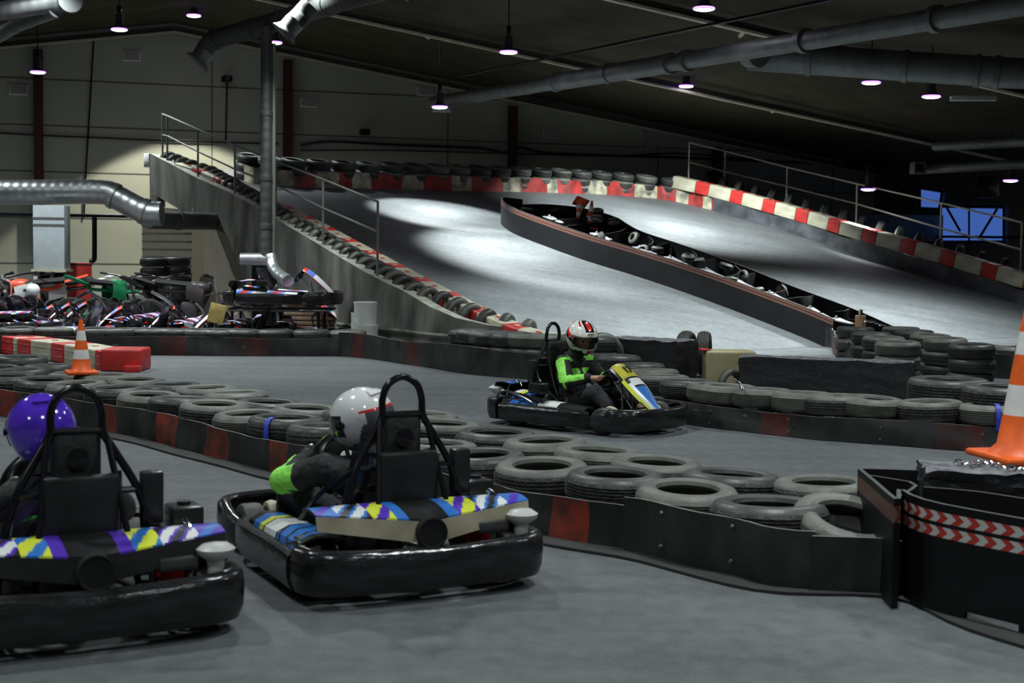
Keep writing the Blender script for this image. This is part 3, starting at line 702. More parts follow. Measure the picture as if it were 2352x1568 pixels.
# pit belts
lb = [G(x, y) for x, y in [(-80, 812), (200, 814), (500, 817), (778, 818)]]
pat = [(arcat(lb, a), arcat(lb, b), 3) for a, b in ((150, 190), (363, 425), (540, 605))]
belt('rubber_belt', lb, .26, pat, 'dark belt with faint red patches in front of the flat pit tyre row', wave=.02)
lb = [G(x, y) for x, y in [(778, 818), (850, 825), (950, 840), (1050, 856), (1150, 866), (1250, 873)]]
pat = [(arcat(lb, a), arcat(lb, b), 3) for a, b in ((805, 832), (930, 960))]
belt('rubber_belt', lb, .33, pat, 'dark wavy belt of the raised pit barrier left of kart seventeen', wave=.02, toplift=.02)
# far belt: alternating red and cream paint
CRM = mat('belt_cream', (.5, .47, .33), .6, dirt=(.1, .1, .08), scale=4); REDW = mat('belt_red', (.42, .03, .025), .55, dirt=(.12, .015, .012), scale=4)
base = [p for p in FARP]
def arcr(pts, X): return arcat(pts, X)
reds = [(545, 552), (596, 630), (676, 725), (775, 805), (850, 922), (968, 1036), (1085, 1154), (1197, 1260), (1280, 1348), (1392, 1456), (1510, 1548), (1575, 1610), (1634, 1640)]
pat = [(arcat(base, a), arcat(base, b), 3) for a, b in reds]
belt('painted_belt', base, .36, pat, 'red and cream painted belt along the top edge of the ramp', [CRM, BELTL, CRM, REDW], wave=.05, wl=1.1, surf=lambda p: zr(p.x, p.y))
belt('tarred_belt', RTP, .34, [], 'black scuffed belt under the red and white blocks on the right', [mat('tar', (.03, .032, .036), .45, dirt=(.1, .105, .12), scale=3, bump=.5, bscale=5), BELTL], wave=.03, wl=1.6, surf=lambda p: zr(p.x, p.y), toplift=.02)
# island foot belts
ib = [R(x, y) for x, y in [(1895, 800), (1908, 812)]]+[G(x, y) for x, y in [(1925, 828), (1985, 842), (2050, 850), (2150, 860), (2250, 866), (2352, 872), (2430, 876)]]
for p in ib: p.z = 0
pat = [(arcat(ib, a), arcat(ib, b), 3) for a, b in ((1912, 1930), (2000, 2022), (2110, 2145), (2225, 2260), (2310, 2340))]
belt('rubber_belt', ib, .3, pat, 'dark belt with red patches around the lower end of the island', wave=.03, toplift=.03)
# floor kerb blocks
def block_mesh(name, L, Wd, H, m):
    mb = MB(); mb.box((L/2, Wd/2, H/2), (L-.01, Wd, H), None, 0, .025, 3); mb.cyl((L*.5, Wd*.5, H-.01), (L*.5, Wd*.5, H+.006), .045, n=14, mi=1)
    for z in (.3, .7): mb.box((L/2, -.001, H*z), (L*.86, .012, .02), None, 0, .004, 1)
    o = mb.build(name, m); me = o.data; bpy.data.objects.remove(o); return me
def blocks(path, seq, label, group, Wd=.34, H=.34, z0=None, scale=1.0, flip=False, base=0.0):
    P, L = resample(smooth_path(path, 8), .05); s_ = 0; i = 0; cache = {}
    arc = [0]
    for a, b in zip(P, P[1:]): arc.append(arc[-1]+(b-a).length)
    def at(s0):
        j = 0
        while j < len(arc)-2 and arc[j+1] < s0: j += 1
        return P[j].lerp(P[j+1], min(1, max(0, (s0-arc[j])/(arc[j+1]-arc[j]))))
    while s_ < L-.2:
        ln, col = seq[i % len(seq)]; a = at(s_); b = at(min(L, s_+ln)); ll = (b-a).length
        if ll < .15: break
        key = (round(ll, 2), col)
        if key not in cache: cache[key] = block_mesh('barrier_block', ll, Wd, H, [WHB, RDB] if col == 'w' else [RDB, WHB])
        o = bpy.data.objects.new('barrier_block', cache[key]); COL.objects.link(o)
        x = (b-a).normalized(); up = RN if z0 is None else Vector((0, 0, 1)); y = up.cross(x).normalized(); z = x.cross(y)
        mt = Matrix((x, y, z)).transposed().to_4x4(); mt.translation = a; o.matrix_world = mt
        tag(o, label % {'w': 'white', 'r': 'red'}[col], 'barrier block', group % {'w': 'white', 'r': 'red'}[col]); s_ += ln; i += 1
bl = []
for (x, y) in rt_px:
    p = R(x, y); bl.append(Vector((p.x, p.y, zr(p.x, p.y)+.36)))
st = R(1540, 461); bl = [Vector((st.x, st.y, zr(st.x, st.y)+.36))]+bl
blocks(bl, [(.72, 'w'), (.42, 'r')], '%s plastic block on top of the right ramp barrier', '%s blocks of the right ramp barrier', H=.33)
lp = [(395, 372), (440, 386), (480, 402), (560, 437), (640, 478), (700, 508), (760, 541), (830, 579), (900, 617), (1000, 670), (1090, 715), (1180, 752), (1250, 772)]
bp = []
for x, y in lp[::-1]:
    p = R(x, y-4, .42); bp.append(Vector((p.x, p.y, zr(p.x, p.y)+.02)))
blocks([p+Vector((.02, -.02, 0)) for p in bp][::-1], [(.62, 'w'), (.3, 'r')], '%s plastic block in the row beside the upright tyres on the left of the ramp', '%s blocks on the left of the ramp', Wd=.34, H=.36)
# lower left floor blocks
lf = [G(x, y) for x, y in [(-90, 801), (0, 812), (60, 822), (110, 829), (150, 836), (232, 853)]]
blocks(lf, [(1.1, 'w'), (.55, 'r'), (.16, 'w'), (.45, 'r'), (.6, 'w'), (.45, 'r')], '%s plastic block in the low row at the left edge behind the small cone', '%s blocks of the low row at the left', Wd=.45, H=.26, z0=0)
a = G(232, 853); mb = MB(); mb.box((.24, .28, .14), (.5, .55, .28), None, 0, .03, 3); mb.box((.4, -.02, .04), (.2, .12, .08), None, 0, .01)
tag(mb.build('barrier_block', RDB, loc=(a.x, a.y+.0, 0)), 'bright red end block of the low row, right of the small cone', 'barrier block')

# ------------------------------------------------------------------ island on the ramp
near_px = [(1150, 519), (1170, 531), (1225, 555), (1337, 596), (1450, 631), (1550, 664), (1650, 700), (1750, 738), (1850, 778), (1912, 806)]
# ring of the island footprint: near side, then far side (points of the far top edge lifted by the wall height)
IH = .46
nearP = [R(x, y) for x, y in near_px]
far_top = [(2062, 748), (1960, 704), (1824, 654), (1720, 612), (1650, 587), (1560, 556), (1480, 530), (1448, 515), (1410, 493), (1337, 474), (1260, 466), (1200, 466)]
farP = [R(x, y, IH) for x, y in far_top]
farP = [Vector((p.x, p.y, zr(p.x, p.y))) for p in farP]
def zrs(p): return max(0.0, zr(p.x, p.y))
tp = nearP+[]
isl = empty('track_divider', nearP[5], 0, 'long black walled divider running up the middle of the ramp with junk inside', 'track divider')
TAPEB = tape_mat('tape_brown', (.2, .1, .07), (.1, .03, .022), .05)
def wall_ring(name, pts, h, parent, mats_, th=.03, bands=(), closed=False, smoothn=6, gap=None):
    P, L = resample(smooth_path(pts, smoothn), .12); N = len(P); o = parent.location if parent else Vector((0, 0, 0)); s_ = 0
    rows = [0]+([.1] if gap else [])+[.5]+[b for ba in bands for b in (ba[0], ba[1])]+[1.]; rows = sorted(set(rows)); V = []; UV = []; F = []; MI = []
    for i, p in enumerate(P):
        a = P[max(i-1, 0)]; b = P[min(i+1, N-1)]; t = (b-a); t = Vector((t.x, t.y, 0)).normalized(); w = Vector((-t.y, t.x, 0))
        if i: s_ += (P[i]-P[i-1]).length
        for lay in (0, 1):
            for r_ in rows:
                q = p+w*(th*lay); bv = 0
                for ba in bands:
                    if abs(r_-ba[1]) < 1e-6: bv = 1
                V.append(Vector((q.x, q.y, p.z+h*r_))-o); UV.append((s_, bv))
    R_ = len(rows); SS = [UV[i*2*len(rows)][0] for i in range(N)]
    for i in range(N-1):
        A = i*2*R_; B = A+2*R_
        cut = gap and gap[0] < SS[i] < gap[1]
        for k in range(R_-1):
            if cut and k == 0: continue
            m_ = 0
            for ba in bands:
                if rows[k] >= ba[0]-1e-6 and rows[k+1] <= ba[1]+1e-6: m_ = ba[2]
            F.append((A+k, B+k, B+k+1, A+k+1)); MI.append(m_); F.append((A+R_+k, A+R_+k+1, B+R_+k+1, B+R_+k)); MI.append(0)
        F.append((A+R_-1, B+R_-1, B+2*R_-1, A+2*R_-1)); MI.append(1); F.append((A, A+R_, B+R_, B)); MI.append(0)
    F.append(tuple(list(range(R_))+list(range(2*R_-1, R_-1, -1)))); MI.append(0)
    e = (N-1)*2*R_; F.append(tuple(list(range(e+R_, e+2*R_))+list(range(e+R_-1, e-1, -1)))); MI.append(0)
    mb = MB(); mb.add(V, F, MI, UV); return mb.build(name, mats_, parent)
EDG = mat('hdpe_edge', (.07, .07, .065), .5)
w1 = wall_ring('near_wall', [farP[-1], R(1151, 510)]+nearP[1:], IH+.08, isl, [HDPE, EDG, TAPEB], bands=((.8, .87, 2), (.9, .98, 2)))
w1['label'] = 'black wall with two faded brown tape strips'
wall_ring('far_wall', farP, IH-.03, isl, [HDPE, EDG])
# floor of the trough and curved inner panels
def inside(u, v):
    """u 0 (upper tip) .. 1 (lower end), v 0 near .. 1 far"""
    i = u*(len(nearP)-1); a = nearP[int(min(i, len(nearP)-2))].lerp(nearP[int(min(i, len(nearP)-2))+1], i-int(min(i, len(nearP)-2)))
    fpn = farP[::-1]; j = u*(len(fpn)-1); k2 = int(min(j, len(fpn)-2)); b = fpn[k2].lerp(fpn[k2+1], j-k2)
    q = a.lerp(b, v); return Vector((q.x, q.y, zrs(q)))
mb = MB(); V = []; F = []
for i in range(21):
    for j in range(5): V.append(inside(i/20, .06+.88*j/4)+Vector((0, 0, .1))-isl.location)
for i in range(20):
    for j in range(4): F.append((i*5+j, (i+1)*5+j, (i+1)*5+j+1, i*5+j+1))
mb.add(V, F); mb.build('trough_floor', mat('trough', (.04, .04, .038), .9, var=.4), isl)
for i in range(17):
    u = .05+i*.055; c0 = inside(u, .05); c1 = inside(min(1, u+.03), .95); mb = MB()
    m_ = (c0+c1)/2+Vector((0, 0, 0)); w = (c1-c0).cross(Vector((0, 0, 1))).normalized()*(.28 if i % 2 else -.28)
    P = smooth_path([c0, m_+w, c1], 6); V = []; 
    wall = [Vector(p)-isl.location for p in P]
    for p in wall: V += [p+Vector((0, 0, .02)), p+Vector((0, 0, IH-.05)), p+Vector((.02, .01, IH-.05)), p+Vector((.02, .01, .02))]
    F = [(a*4+k, (a+1)*4+k, (a+1)*4+(k+1) % 4, a*4+(k+1) % 4) for a in range(len(P)-1) for k in range(4)]+[(0, 1, 2, 3), tuple(4*(len(P)-1)+k for k in (3, 2, 1, 0))]
    mb.add(V, F, [1 if k % 4 == 1 else 0 for k in range(4*(len(P)-1))]+[0, 0]); mb.build('cross_panel', [HDPE, EDG], isl)
PLT = mat('grey_plate', (.6, .6, .62), .45, dirt=(.18, .18, .18), scale=7)
for i, u in enumerate((.2, .33, .45, .53, .62, .7, .78, .87, .94)):
    c = inside(u, .3); mb = MB(); c2 = inside(u+.05, .26)
    d = (c2-c); L = .62; z = Vector((0, 0, IH-.03)); t = d.normalized(); w = Vector((-t.y, t.x, 0))
    pts = [c+z-w*.13, c+z+w*.13, c+z+t*L*.5+w*.06, c+z+t*L+w*.03, c+z+t*L-w*.05, c+z+t*L*.5-w*.1]
    V = [p-isl.location for p in pts]; V += [p-Vector((0, 0, .02)) for p in V]
    mb.add(V, [(0, 1, 2, 3, 4, 5), (11, 10, 9, 8, 7, 6)]+[(k, (k+1) % 6, 6+(k+1) % 6, 6+k) for k in range(6)], smooth=False)
    mb.cyl(V[0]+w*.13+t*.08, V[0]+w*.13+t*.08+Vector((0, 0, .05)), .03, .02, 8)
    mb.build('tie_plate', PLT, isl)
junk = [((.12, .3), 0), ((.35, .25), 1), ((.29, .6), 2), ((.33, .75), 2), ((.43, .7), 1), ((.6, .55), 0), ((.58, .35), 2), ((.67, .5), 2), ((.69, .22), 0), ((.72, .65), 1), ((.76, .2), 0), ((.8, .6), 1), ((.25, .85), 2), ((.5, .45), 0), ((.47, .3), 1)]
for i, ((u, v), t) in enumerate(junk):
    p = inside(u, v); rot = (Euler((0.1, .1, i)), Euler((1.1, .2, i*1.3)), Euler((.25, .15, i)))[t]
    if t == 2: p = p+Vector((0, 0, .1))
    tyre(p+Vector((0, 0, .36)), 'small dusty kart tyre thrown inside the divider on the ramp', 'small kart tyres inside the divider', me=TSM, rot=rot, name='kart_tyre')
# cones
def cone(loc, H, label, rot=(0, 0, 0), bands=((.28, .45), (.62, .8)), m=None, base=True, flare=True):
    r = empty('traffic_cone', loc, 0, label, 'cone'); r.rotation_euler = rot
    rb = H*.19; rt = H*.035; n = 28; pr = []; mi_ = []
    zs = sorted(set([0.03, .1]+[x for b in bands for x in b]+[1.])); P = []
    for z in zs:
        t = (z-.03)/.97; rr = rb+(rt-rb)*t
        if flare and z <= .031: rr = rb*1.35
        inb = any(b[0]-1e-6 <= z < b[1]-1e-6 for b in bands); P.append((rr, z*H, 1 if inb else 0))
    P.append((rt*.75, H, 0)); P.append((rt*.6, H*.9, 0))
    mb = MB(); mb.lathe(P, n); mb.build('cone_body', [m or ORG, CWH], r)
    mb = MB(); s_ = H*.56; mb.box((0, 0, .018), (s_, s_, .036), None, 0, .015, 2); mb.build('cone_base', m or ORG, r); return r
p = G(187, 858, .355); cone((p.x, p.y, .353), .52, 'small orange and white traffic cone standing on the near tyre row at the left', (0, 0, .4))
p = R(1352, 515, .3); cone((p.x, p.y, zr(p.x, p.y)+.2), .62, 'upright dark orange traffic cone inside the divider on the ramp', (.05, .1, .3), m=ORGD)
p = R(1330, 512, .3); cone((p.x+.05, p.y+.3, zr(p.x, p.y)+.78), .55, 'orange traffic cone lying upside down beside the upright one on the ramp', (2.55, .35, .2))
# ------------------------------------------------------------------ foam blocks of the middle barrier
FOAM = mat('black_foam', (.012, .012, .014), .75, var=.4, scale=10, bump=.8, bscale=14); FTOP = mat('foam_top_grey', (.2, .2, .22), .8, dirt=(.05, .05, .055), scale=14, bump=.6, bscale=20)  # foam top faces coloured a lighter grey
def foam(name, a, b, depth, H, label, zb=0):
    """block whose near bottom edge runs a-b"""
    t = (b-a); L = t.length; ang = math.atan2(t.y, t.x); bm = bmesh.new(); bmesh.ops.create_cube(bm, size=1)
    for v in bm.verts: v.co = Vector(((v.co.x+.5)*L, (v.co.y+.5)*depth, (v.co.z+.5)*H))
    bmesh.ops.subdivide_edges(bm, edges=bm.edges[:], cuts=9, use_grid_fill=True); rnd = random.Random(3)
    for v in bm.verts: v.co += Vector((rnd.uniform(-1, 1), rnd.uniform(-1, 1), rnd.uniform(-1, 1)))*.012
    bm.verts.index_update(); mb = MB(); mb.add([v.co.copy() for v in bm.verts], [[v.index for v in f.verts] for f in bm.faces], [1 if f.normal.z > .8 else 0 for f in bm.faces], smooth=False)
    bm.free(); o = mb.build(name, [FOAM, FTOP]); o.location = (a.x, a.y, zb); o.rotation_euler = (0, 0, ang); return tag(o, label, 'foam block')
a = G(1695, 928); b = G(2092, 948); foam('foam_block', a, b, .32, .5, 'long black foam block with a grey top in the middle right barrier')
a = G(1385, 868); b = G(1553, 880); foam('foam_block', a, b, .55, .5, 'short black foam block just right of the driver of kart seventeen')
a = G(1624, 884); mb = MB(); mb.box((.3, .2, .2), (.6, .4, .4), None, 0, .03, 3); mb.box((.0, .2, .405), (.12, .3, .015), None, 1, .005)
tag(mb.build('barrier_block', [mat('yellowed_white', (.5, .44, .25), .5, dirt=(.35, .3, .15), scale=3), RDB], loc=(a.x, a.y+.1, .0)), 'yellowed white plastic block between the upright tyres and the long foam block', 'barrier block')
# chains
def chain(pts, label, r=.016):
    P, L = resample(smooth_path(pts, 8), r*2.2); mb = MB()
    for i in range(len(P)-1):
        t = (P[i+1]-P[i]).normalized(); c = (P[i]+P[i+1])/2; u = t.cross(Vector((0, 0, 1))).normalized(); w = t.cross(u)
        s_ = u if i % 2 else w
        mb.tube([c+(t*math.cos(a)*1.5+s_*math.sin(a))*r for a in [2*PI*k/8 for k in range(8)]], r*.3, 4, closed=True)
    o = mb.build('chain', CHR, origin=P[0]); return tag(o, label, 'chain')
# ------------------------------------------------------------------ chevron wall at the right
TAPE = tape_mat('tape_red_white', (.6, .62, .58), (.5, .04, .03), .085)
cw = empty('curved_barrier', G(2200, 1420), 0, 'tall curved black plastic wall with red and white arrow tape at the right edge', 'barrier')
cpts = [G(x, y) for x, y in [(2062, 1366), (2082, 1384), (2130, 1406), (2200, 1426), (2300, 1452), (2420, 1480), (2560, 1505)]]
CH = .5
w_ = wall_ring('wall_panel', cpts, CH, cw, [HDPE, EDG, TAPE], th=.02, gap=(arcat(cpts, 2205), arcat(cpts, 2308)), bands=((.70, .795, 2), (.83, .925, 2)))
P = smooth_path([G(1975, 1268), G(2030, 1300), G(2064, 1362)], 6)
q0 = G(1970, 1075, .5); q1 = G(2062, 1150, .5)
side_ = [Vector((q0.x, q0.y, 0)), Vector((q0.x*.6+q1.x*.4, q0.y*.6+q1.y*.4+.03, 0)), Vector((q1.x, q1.y, 0)), cpts[0]]
wall_ring('side_panel', side_, CH, cw, [HDPE, EDG, TAPEB], th=.02, bands=((.78, .93, 2),))
# lower lip resting on the track, with an opening
mb = MB(); o_ = cw.location
def add_lip(c0, c1):
    t = (c1-c0).normalized(); w = Vector((t.y, -t.x, 0))
    V = [c0, c1, c1+w*.05, c0+w*.05]; V = V+[v+Vector((0, 0, .012)) for v in V]; V = [v-o_ for v in V]
    mb.add(V, [(3, 2, 1, 0), (4, 5, 6, 7), (0, 1, 5, 4), (1, 2, 6, 5), (2, 3, 7, 6), (3, 0, 4, 7)])
for a, b in zip(cpts[3:], cpts[4:]): add_lip(a, b)
mb.build('foot_strip', RUBG, cw)
for X, Z in ((2062, .42), (2064, .05)):
    pass
# inner layered panels seen over the wall
for i, (pp_, h) in enumerate(([[(1975, 1076), (2060, 1078), (2150, 1082), (2352, 1090), (2480, 1095)], .5], [[(2066, 1140), (2110, 1112), (2060, 1100), (2000, 1090)], .48], [[(2120, 1118), (2240, 1128), (2352, 1145), (2480, 1165)], .48])):
    pts = [G(x, y, h) for x, y in pp_]; pts = [Vector((p.x, p.y, 0)) for p in pts]; wall_ring('inner_panel', pts, h, cw, [HDPE, EDG], th=.018)
mb = MB(); V = [G(x, y, .3) for x, y in [(1985, 1110), (2480, 1125), (2480, 1290), (2200, 1250), (2080, 1190)]]; V = [Vector((p.x, p.y, .3))-o_ for p in V]; V += [v-Vector((0, 0, .03)) for v in V]
mb.add(V, [(0, 1, 2, 3, 4), (9, 8, 7, 6, 5)]+[(k, (k+1) % 5, 5+(k+1) % 5, 5+k) for k in range(5)], smooth=False); mb.build('cover_sheet', HDPE, cw)
a = G(2125, 1082, .54); b = G(2440, 1094, .54)
bb = foam('foam_block', Vector((a.x, a.y, 0)), Vector((b.x, b.y, 0)), .35, .235, 'black foam slab with a ragged grey top under the tall cone at the right edge', zb=.305)
p = G(2372, 1062, .545); cone((p.x, p.y+.12, .543), .78, 'tall orange and white traffic cone cut by the right edge of the picture', (0, 0, .2), bands=((.3, .5), (.7, .85)))
chain([G(2195, 1061, .56), G(2225, 1066, .555), G(2262, 1062, .555), G(2300, 1072, .555), G(2352, 1076, .555)], 'shiny chain lying on the foam slab beside the tall cone')
chain([G(1686, 872, .42), G(1700, 880, .4), G(1704, 894, .39)], 'short shiny chain between the serrated tyre and the long foam block', .014)
chain([R(1978, 742, .56), R(2000, 738, .6), R(2040, 752, .55)], 'shiny chain at the lower end of the divider on the ramp', .018)
mb = MB()
p = R(1976, 742, .5); mb.lathe([(.0, 0), (.09, 0), (.09, .2), (.0, .2)], 16); mb.cyl((0, 0, .2), (0, 0, .3), .035, mi=1)
tag(mb.build('post_cap', [mat('cardboard', (.35, .2, .1), .8), CHR], loc=(p.x, p.y, max(0, zr(p.x, p.y))+.34)), 'brown capped post with a shiny top at the lower end of the divider', 'post')
# blue straps
STR = mat('strap_blue', (.03, .06, .5), .5)
def strap(q, ang, label, zt=.35):
    d = Vector((math.cos(ang), math.sin(ang), 0)); r = empty; mb = MB()
    prof = [d*.15+Vector((0, 0, zt)), d*.2+Vector((0, 0, zt+.015)), d*.262+Vector((0, 0, zt+.005)), d*.297+Vector((0, 0, zt-.035)), d*.3+Vector((0, 0, .26)), d*.299+Vector((0, 0, .18))]
    w = Vector((-d.y, d.x, 0)); V = []
    for p in prof: V += [p-w*.018, p+w*.018]
    n_ = len(prof); V2 = [v+d*.006+Vector((0, 0, .004)) for v in V]
    F = [(2*i, 2*i+1, 2*i+3, 2*i+2) for i in range(n_-1)]; F2 = [tuple(2*n_+k for k in f[::-1]) for f in F]
    mb.add(V+V2, F+F2+[(2*i, 2*i+2, 2*n_+2*i+2, 2*n_+2*i) for i in range(n_-1)]+[(2*i+1, 2*n_+2*i+1, 2*n_+2*i+3, 2*i+3) for i in range(n_-1)])
    return tag(mb.build('strap', STR, loc=(q.x, q.y, 0)), label, 'strap')
k_ = min(range(len(MFR)), key=lambda i: abs(scr((MFR[i].x, MFR[i].y, .37))-675)); strap(MFR[k_], -1.9, 'blue strap around a tyre left of the driver in the white helmet')
_q = clear_of(G(2262, 936, .37), [G(*c) for c in RBPX], .3); strap(_q.xy, -1.7, 'blue strap around a tyre near the right edge', .375)

# ------------------------------------------------------------------ ducts and pipes
def duct(pts, r, label, m=DUCT, collars=(), n=20, smoothn=0, name='air_duct', end_r=None):
    pts = [Vector(p) for p in pts]; o = pts[0].copy(); root = empty(name, o, 0, label, 'duct'); P = [p-o for p in (smooth_path(pts, smoothn) if smoothn else pts)]
    mb = MB(); mb.tube(P, r, n); mb.build('pipe', m, root)
    for t in collars:
        i = min(int(t*(len(P)-1)), len(P)-2); f = t*(len(P)-1)-i; c = P[i].lerp(P[i+1], f); d = (P[i+1]-P[i]).normalized()
        mb = MB(); mb.tube([c-d*.05, c-d*.04, c+d*.04, c+d*.05], [r, r*1.1, r*1.1, r], n, caps=False); mb.build('collar', m, root)
    return root
A = Dp(995, 236, 35); B = Dp(2400, 2, 18)
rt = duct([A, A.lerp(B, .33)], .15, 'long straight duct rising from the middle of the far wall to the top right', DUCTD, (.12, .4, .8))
o = rt.location
mb = MB(); mb.tube([A.lerp(B, .33)-o, A.lerp(B, .55)-o], .175, 20); mb.build('pipe', DUCTD, rt)
mb = MB(); mb.tube([A.lerp(B, .55)-o, B-o], .15, 20); mb.build('pipe', DUCTD, rt)
for t in (.33, .44, .55, .58, .75, .9):
    c = A.lerp(B, t)-o; d = (B-A).normalized(); mb = MB(); mb.tube([c-d*.06, c+d*.06], .195, 20); mb.build('collar', DUCTD, rt)
mb = MB(); d = (B-A).normalized(); mb.box(Dp(1005, 244, 34.8)-o+Vector((.1, 0, -.1)), (.45, .2, .08), .2, 0, .01); mb.build('end_grille', mat('grille_pale', (.5, .52, .5), .5), rt)
A2 = Dp(1722, 128, 26.3); B2 = Dp(2320, 168, 25); C2 = Dp(2460, 172, 24.6)
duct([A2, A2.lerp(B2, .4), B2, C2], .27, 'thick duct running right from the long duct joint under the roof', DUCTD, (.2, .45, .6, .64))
q = Dp(1728, 126, 25.9); mb = MB(); mb.tube([q+Vector((-.05, .1, .02)), q+Vector((.1, -.2, -.02))], .23, 24); tag(mb.build('round_duct_joint', DUCTD, origin=q), 'round duct joint where the long duct meets the thick duct', 'duct')
duct([Dp(1055, 176, 34), Dp(1950, -10, 22)], .03, 'thin dark pipe crossing the roof diagonally above the long duct', BLKM, name='roof_pipe')
DUCTX = wavemat('duct_steel_dimmed', (.06, .065, .06), .6, .5, 6, .2, .2)  # darkened duct steel, colour offsets the strong light of a close lamp
# upper left duct with two flared mouths and the downpipe
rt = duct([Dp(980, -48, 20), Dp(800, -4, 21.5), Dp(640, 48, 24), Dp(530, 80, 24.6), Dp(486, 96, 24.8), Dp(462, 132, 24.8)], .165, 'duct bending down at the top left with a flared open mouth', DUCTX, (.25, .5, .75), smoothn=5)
def flare(root, p, d, r0, r1):
    q = Vector((0, 0, 1)).rotation_difference(d.normalized()).to_matrix()
    mb = MB(); mb.lathe([(r0, -.15), (r0, 0), (r0*1.15, .05), (r1, .09), (r1, .11), (r0*1.1, .07), (r0*.9, 0), (r0*.9, -.15)], 24, c=p-root.location, rot=q, closed=True); mb.build('flared_mouth', DUCTD, root)
flare(rt, Dp(462, 133, 24.8), Vector((-.64, -.12, -.77)), .165, .24)
rt2 = duct([Dp(715, 10, 22), Dp(690, 38, 22), Dp(668, 58, 21.8)], .16, 'short branch duct with a flared mouth beside the downpipe top', DUCTX, smoothn=4)
flare(rt2, Dp(662, 66, 21.8), Vector((-.68, -.12, -.73)), .16, .22)
duct([Dp(940, -30, 21), Dp(925, -5, 21)], .1, 'small duct mouth at the top edge left of centre', DUCTD)
duct([Dp(612, 62, 24), Dp(612, 300, 24), Dp(611, 470, 24), Dp(611, 598, 24)], .1, 'tall vertical downpipe in front of the concrete ramp wall', DUCTX, (.28, .55, .8), name='downpipe')
duct([Dp(629, 100, 24.1), Dp(628, 610, 24.1)], .035, 'thin vertical pipe right of the tall downpipe', RAILM, name='pipe')
duct([Dp(553, 595, 24), Dp(632, 595, 24)], .105, 'short horizontal stub at the bottom of the tall downpipe', DUCT, name='duct_stub')
duct([Dp(620, 590, 23.9), Dp(627, 612, 23.8), Dp(641, 632, 23.6), Dp(664, 648, 23.3)], [.1], 'bright curved duct elbow under the tall downpipe', DUCT, smoothn=4, name='duct_elbow') if False else None
P = smooth_path([Dp(622, 588, 23.9), Dp(627, 612, 23.8), Dp(641, 630, 23.6), Dp(662, 645, 23.3)], 5); mb = MB(); mb.tube(P, .1, 16); tag(mb.build('duct_elbow', DUCT, origin=P[0]), 'bright curved duct elbow under the tall downpipe', 'duct')
# bright duct at the left
duct([Dp(-60, 441, 26), Dp(120, 441, 26), Dp(235, 441, 26), Dp(262, 450, 26), Dp(315, 478, 26), Dp(345, 490, 26), Dp(372, 491, 26)], .225, 'big shiny duct at the left bending down towards the ramp end', DUCT, (.5, .75), smoothn=4)
duct([Dp(340, 505, 27), Dp(560, 510, 29.5)], .17, 'duller duct passing under the ramp from the big shiny one', DUCTD, (.3,))
duct([Dp(-20, 28, 23), Dp(150, 4, 23)], .15, 'duct at the very top left corner ending in a round cap', DUCTD, (.9,))
q = Dp(162, 4, 22.8); mb = MB(); mb.tube([q, q+Vector((.05, -.15, 0))], .19, 20); tag(mb.build('round_duct', DUCTD, origin=q), 'short round pale duct at the top left corner', 'duct')
duct([Dp(-30, 95, 25), Dp(40, 55, 24), Dp(130, 22, 23)], .13, 'slanting duct in the top left corner', DUCTD, (.5,))
duct([Dp(2148, 336, 33), Dp(2420, 322, 30)], .11, 'narrow duct at the right edge under the roof', DUCTD, (.4,))
duct([Dp(2112, 390, 34), Dp(2420, 372, 31)], .11, 'lower narrow duct at the right edge with a square end', DUCTD)
q = Dp(2108, 386, 33.6); mb = MB(); mb.box((0, 0, 0), (.3, .25, .28), .2, 0, .01); mb.box((0, -.13, 0), (.2, .01, .18), .2, 1); tag(mb.build('duct_box', [DUCTD, HDPE], loc=q), 'square duct box at the end of the lower right duct', 'duct box')
q = Dp(2235, 226, 24.2); mb = MB(); mb.box((0, 0, 0), (.75, .14, .08), -.1, 0, .01); tag(mb.build('strip_lamp', mat('strip_pale', (.5, .55, .5), .4), loc=q), 'unlit pale strip lamp under the thick duct', 'strip lamp')
q = Dp(2272, 428, 36); mb = MB(); mb.box((0, 0, 0), (.8, .1, .55), -1.2, 0, .02); tag(mb.build('television', BLKM, loc=q), 'dark flat screen on the wall above the blue window', 'screen')
mb = MB(); mb.box((0, .06, 0), (.72, .01, .48), -1.2)
# blue windows in the right wall
def rwall(px, py, off=.05):
    d = ray(px, py); p0 = hall(ER-off, 0); t = (p0-CP).dot(EW)/d.dot(EW); return CP+d*t
BLUG = emis('window_blue', (.05, .12, .42), .62)
def window(nm, quad_, label, mull):
    P = [rwall(*q) for q in quad_]; c = sum(P, Vector())/4; root = empty(nm, c); struct(root, label)
    mb = MB(); V = [p-c for p in P]; V += [v-EW*.02 for v in V]; mb.add(V, [(0, 1, 2, 3), (7, 6, 5, 4)]+[(k, (k+1) % 4, 4+(k+1) % 4, 4+k) for k in range(4)], smooth=False); mb.build('window_pane', BLUG, root)
    mb = MB()
    for k in range(4): mb.tube([P[k]-c-EW*.03, P[(k+1) % 4]-c-EW*.03], .04, 4)
    for t in mull: mb.tube([P[0].lerp(P[1], t)-c-EW*.03, P[3].lerp(P[2], t)-c-EW*.03], .035, 4)
    mb.build('window_frame', HDPE, root)
window('window_1', [(2160, 474), (2308, 476), (2308, 555), (2160, 555)], 'blue lit window near the right edge', (.48,))
window('window_2', [(2116, 432), (2166, 440), (2160, 480), (2116, 478)], 'small dim blue window left of the bright blue one', ())
mb = MB(); 
for a, b in (((2175, 477), (2205, 530)), ((2290, 480), (2250, 545)), ((2030, 542), (2352, 545))): mb.tube([rwall(*a, .3), rwall(*b, .3)], .035, 6)
tag(mb.build('wall_brace', HDPE, origin=rwall(2175, 477, .3)), 'dark steel bracing in front of the blue window', 'brace')
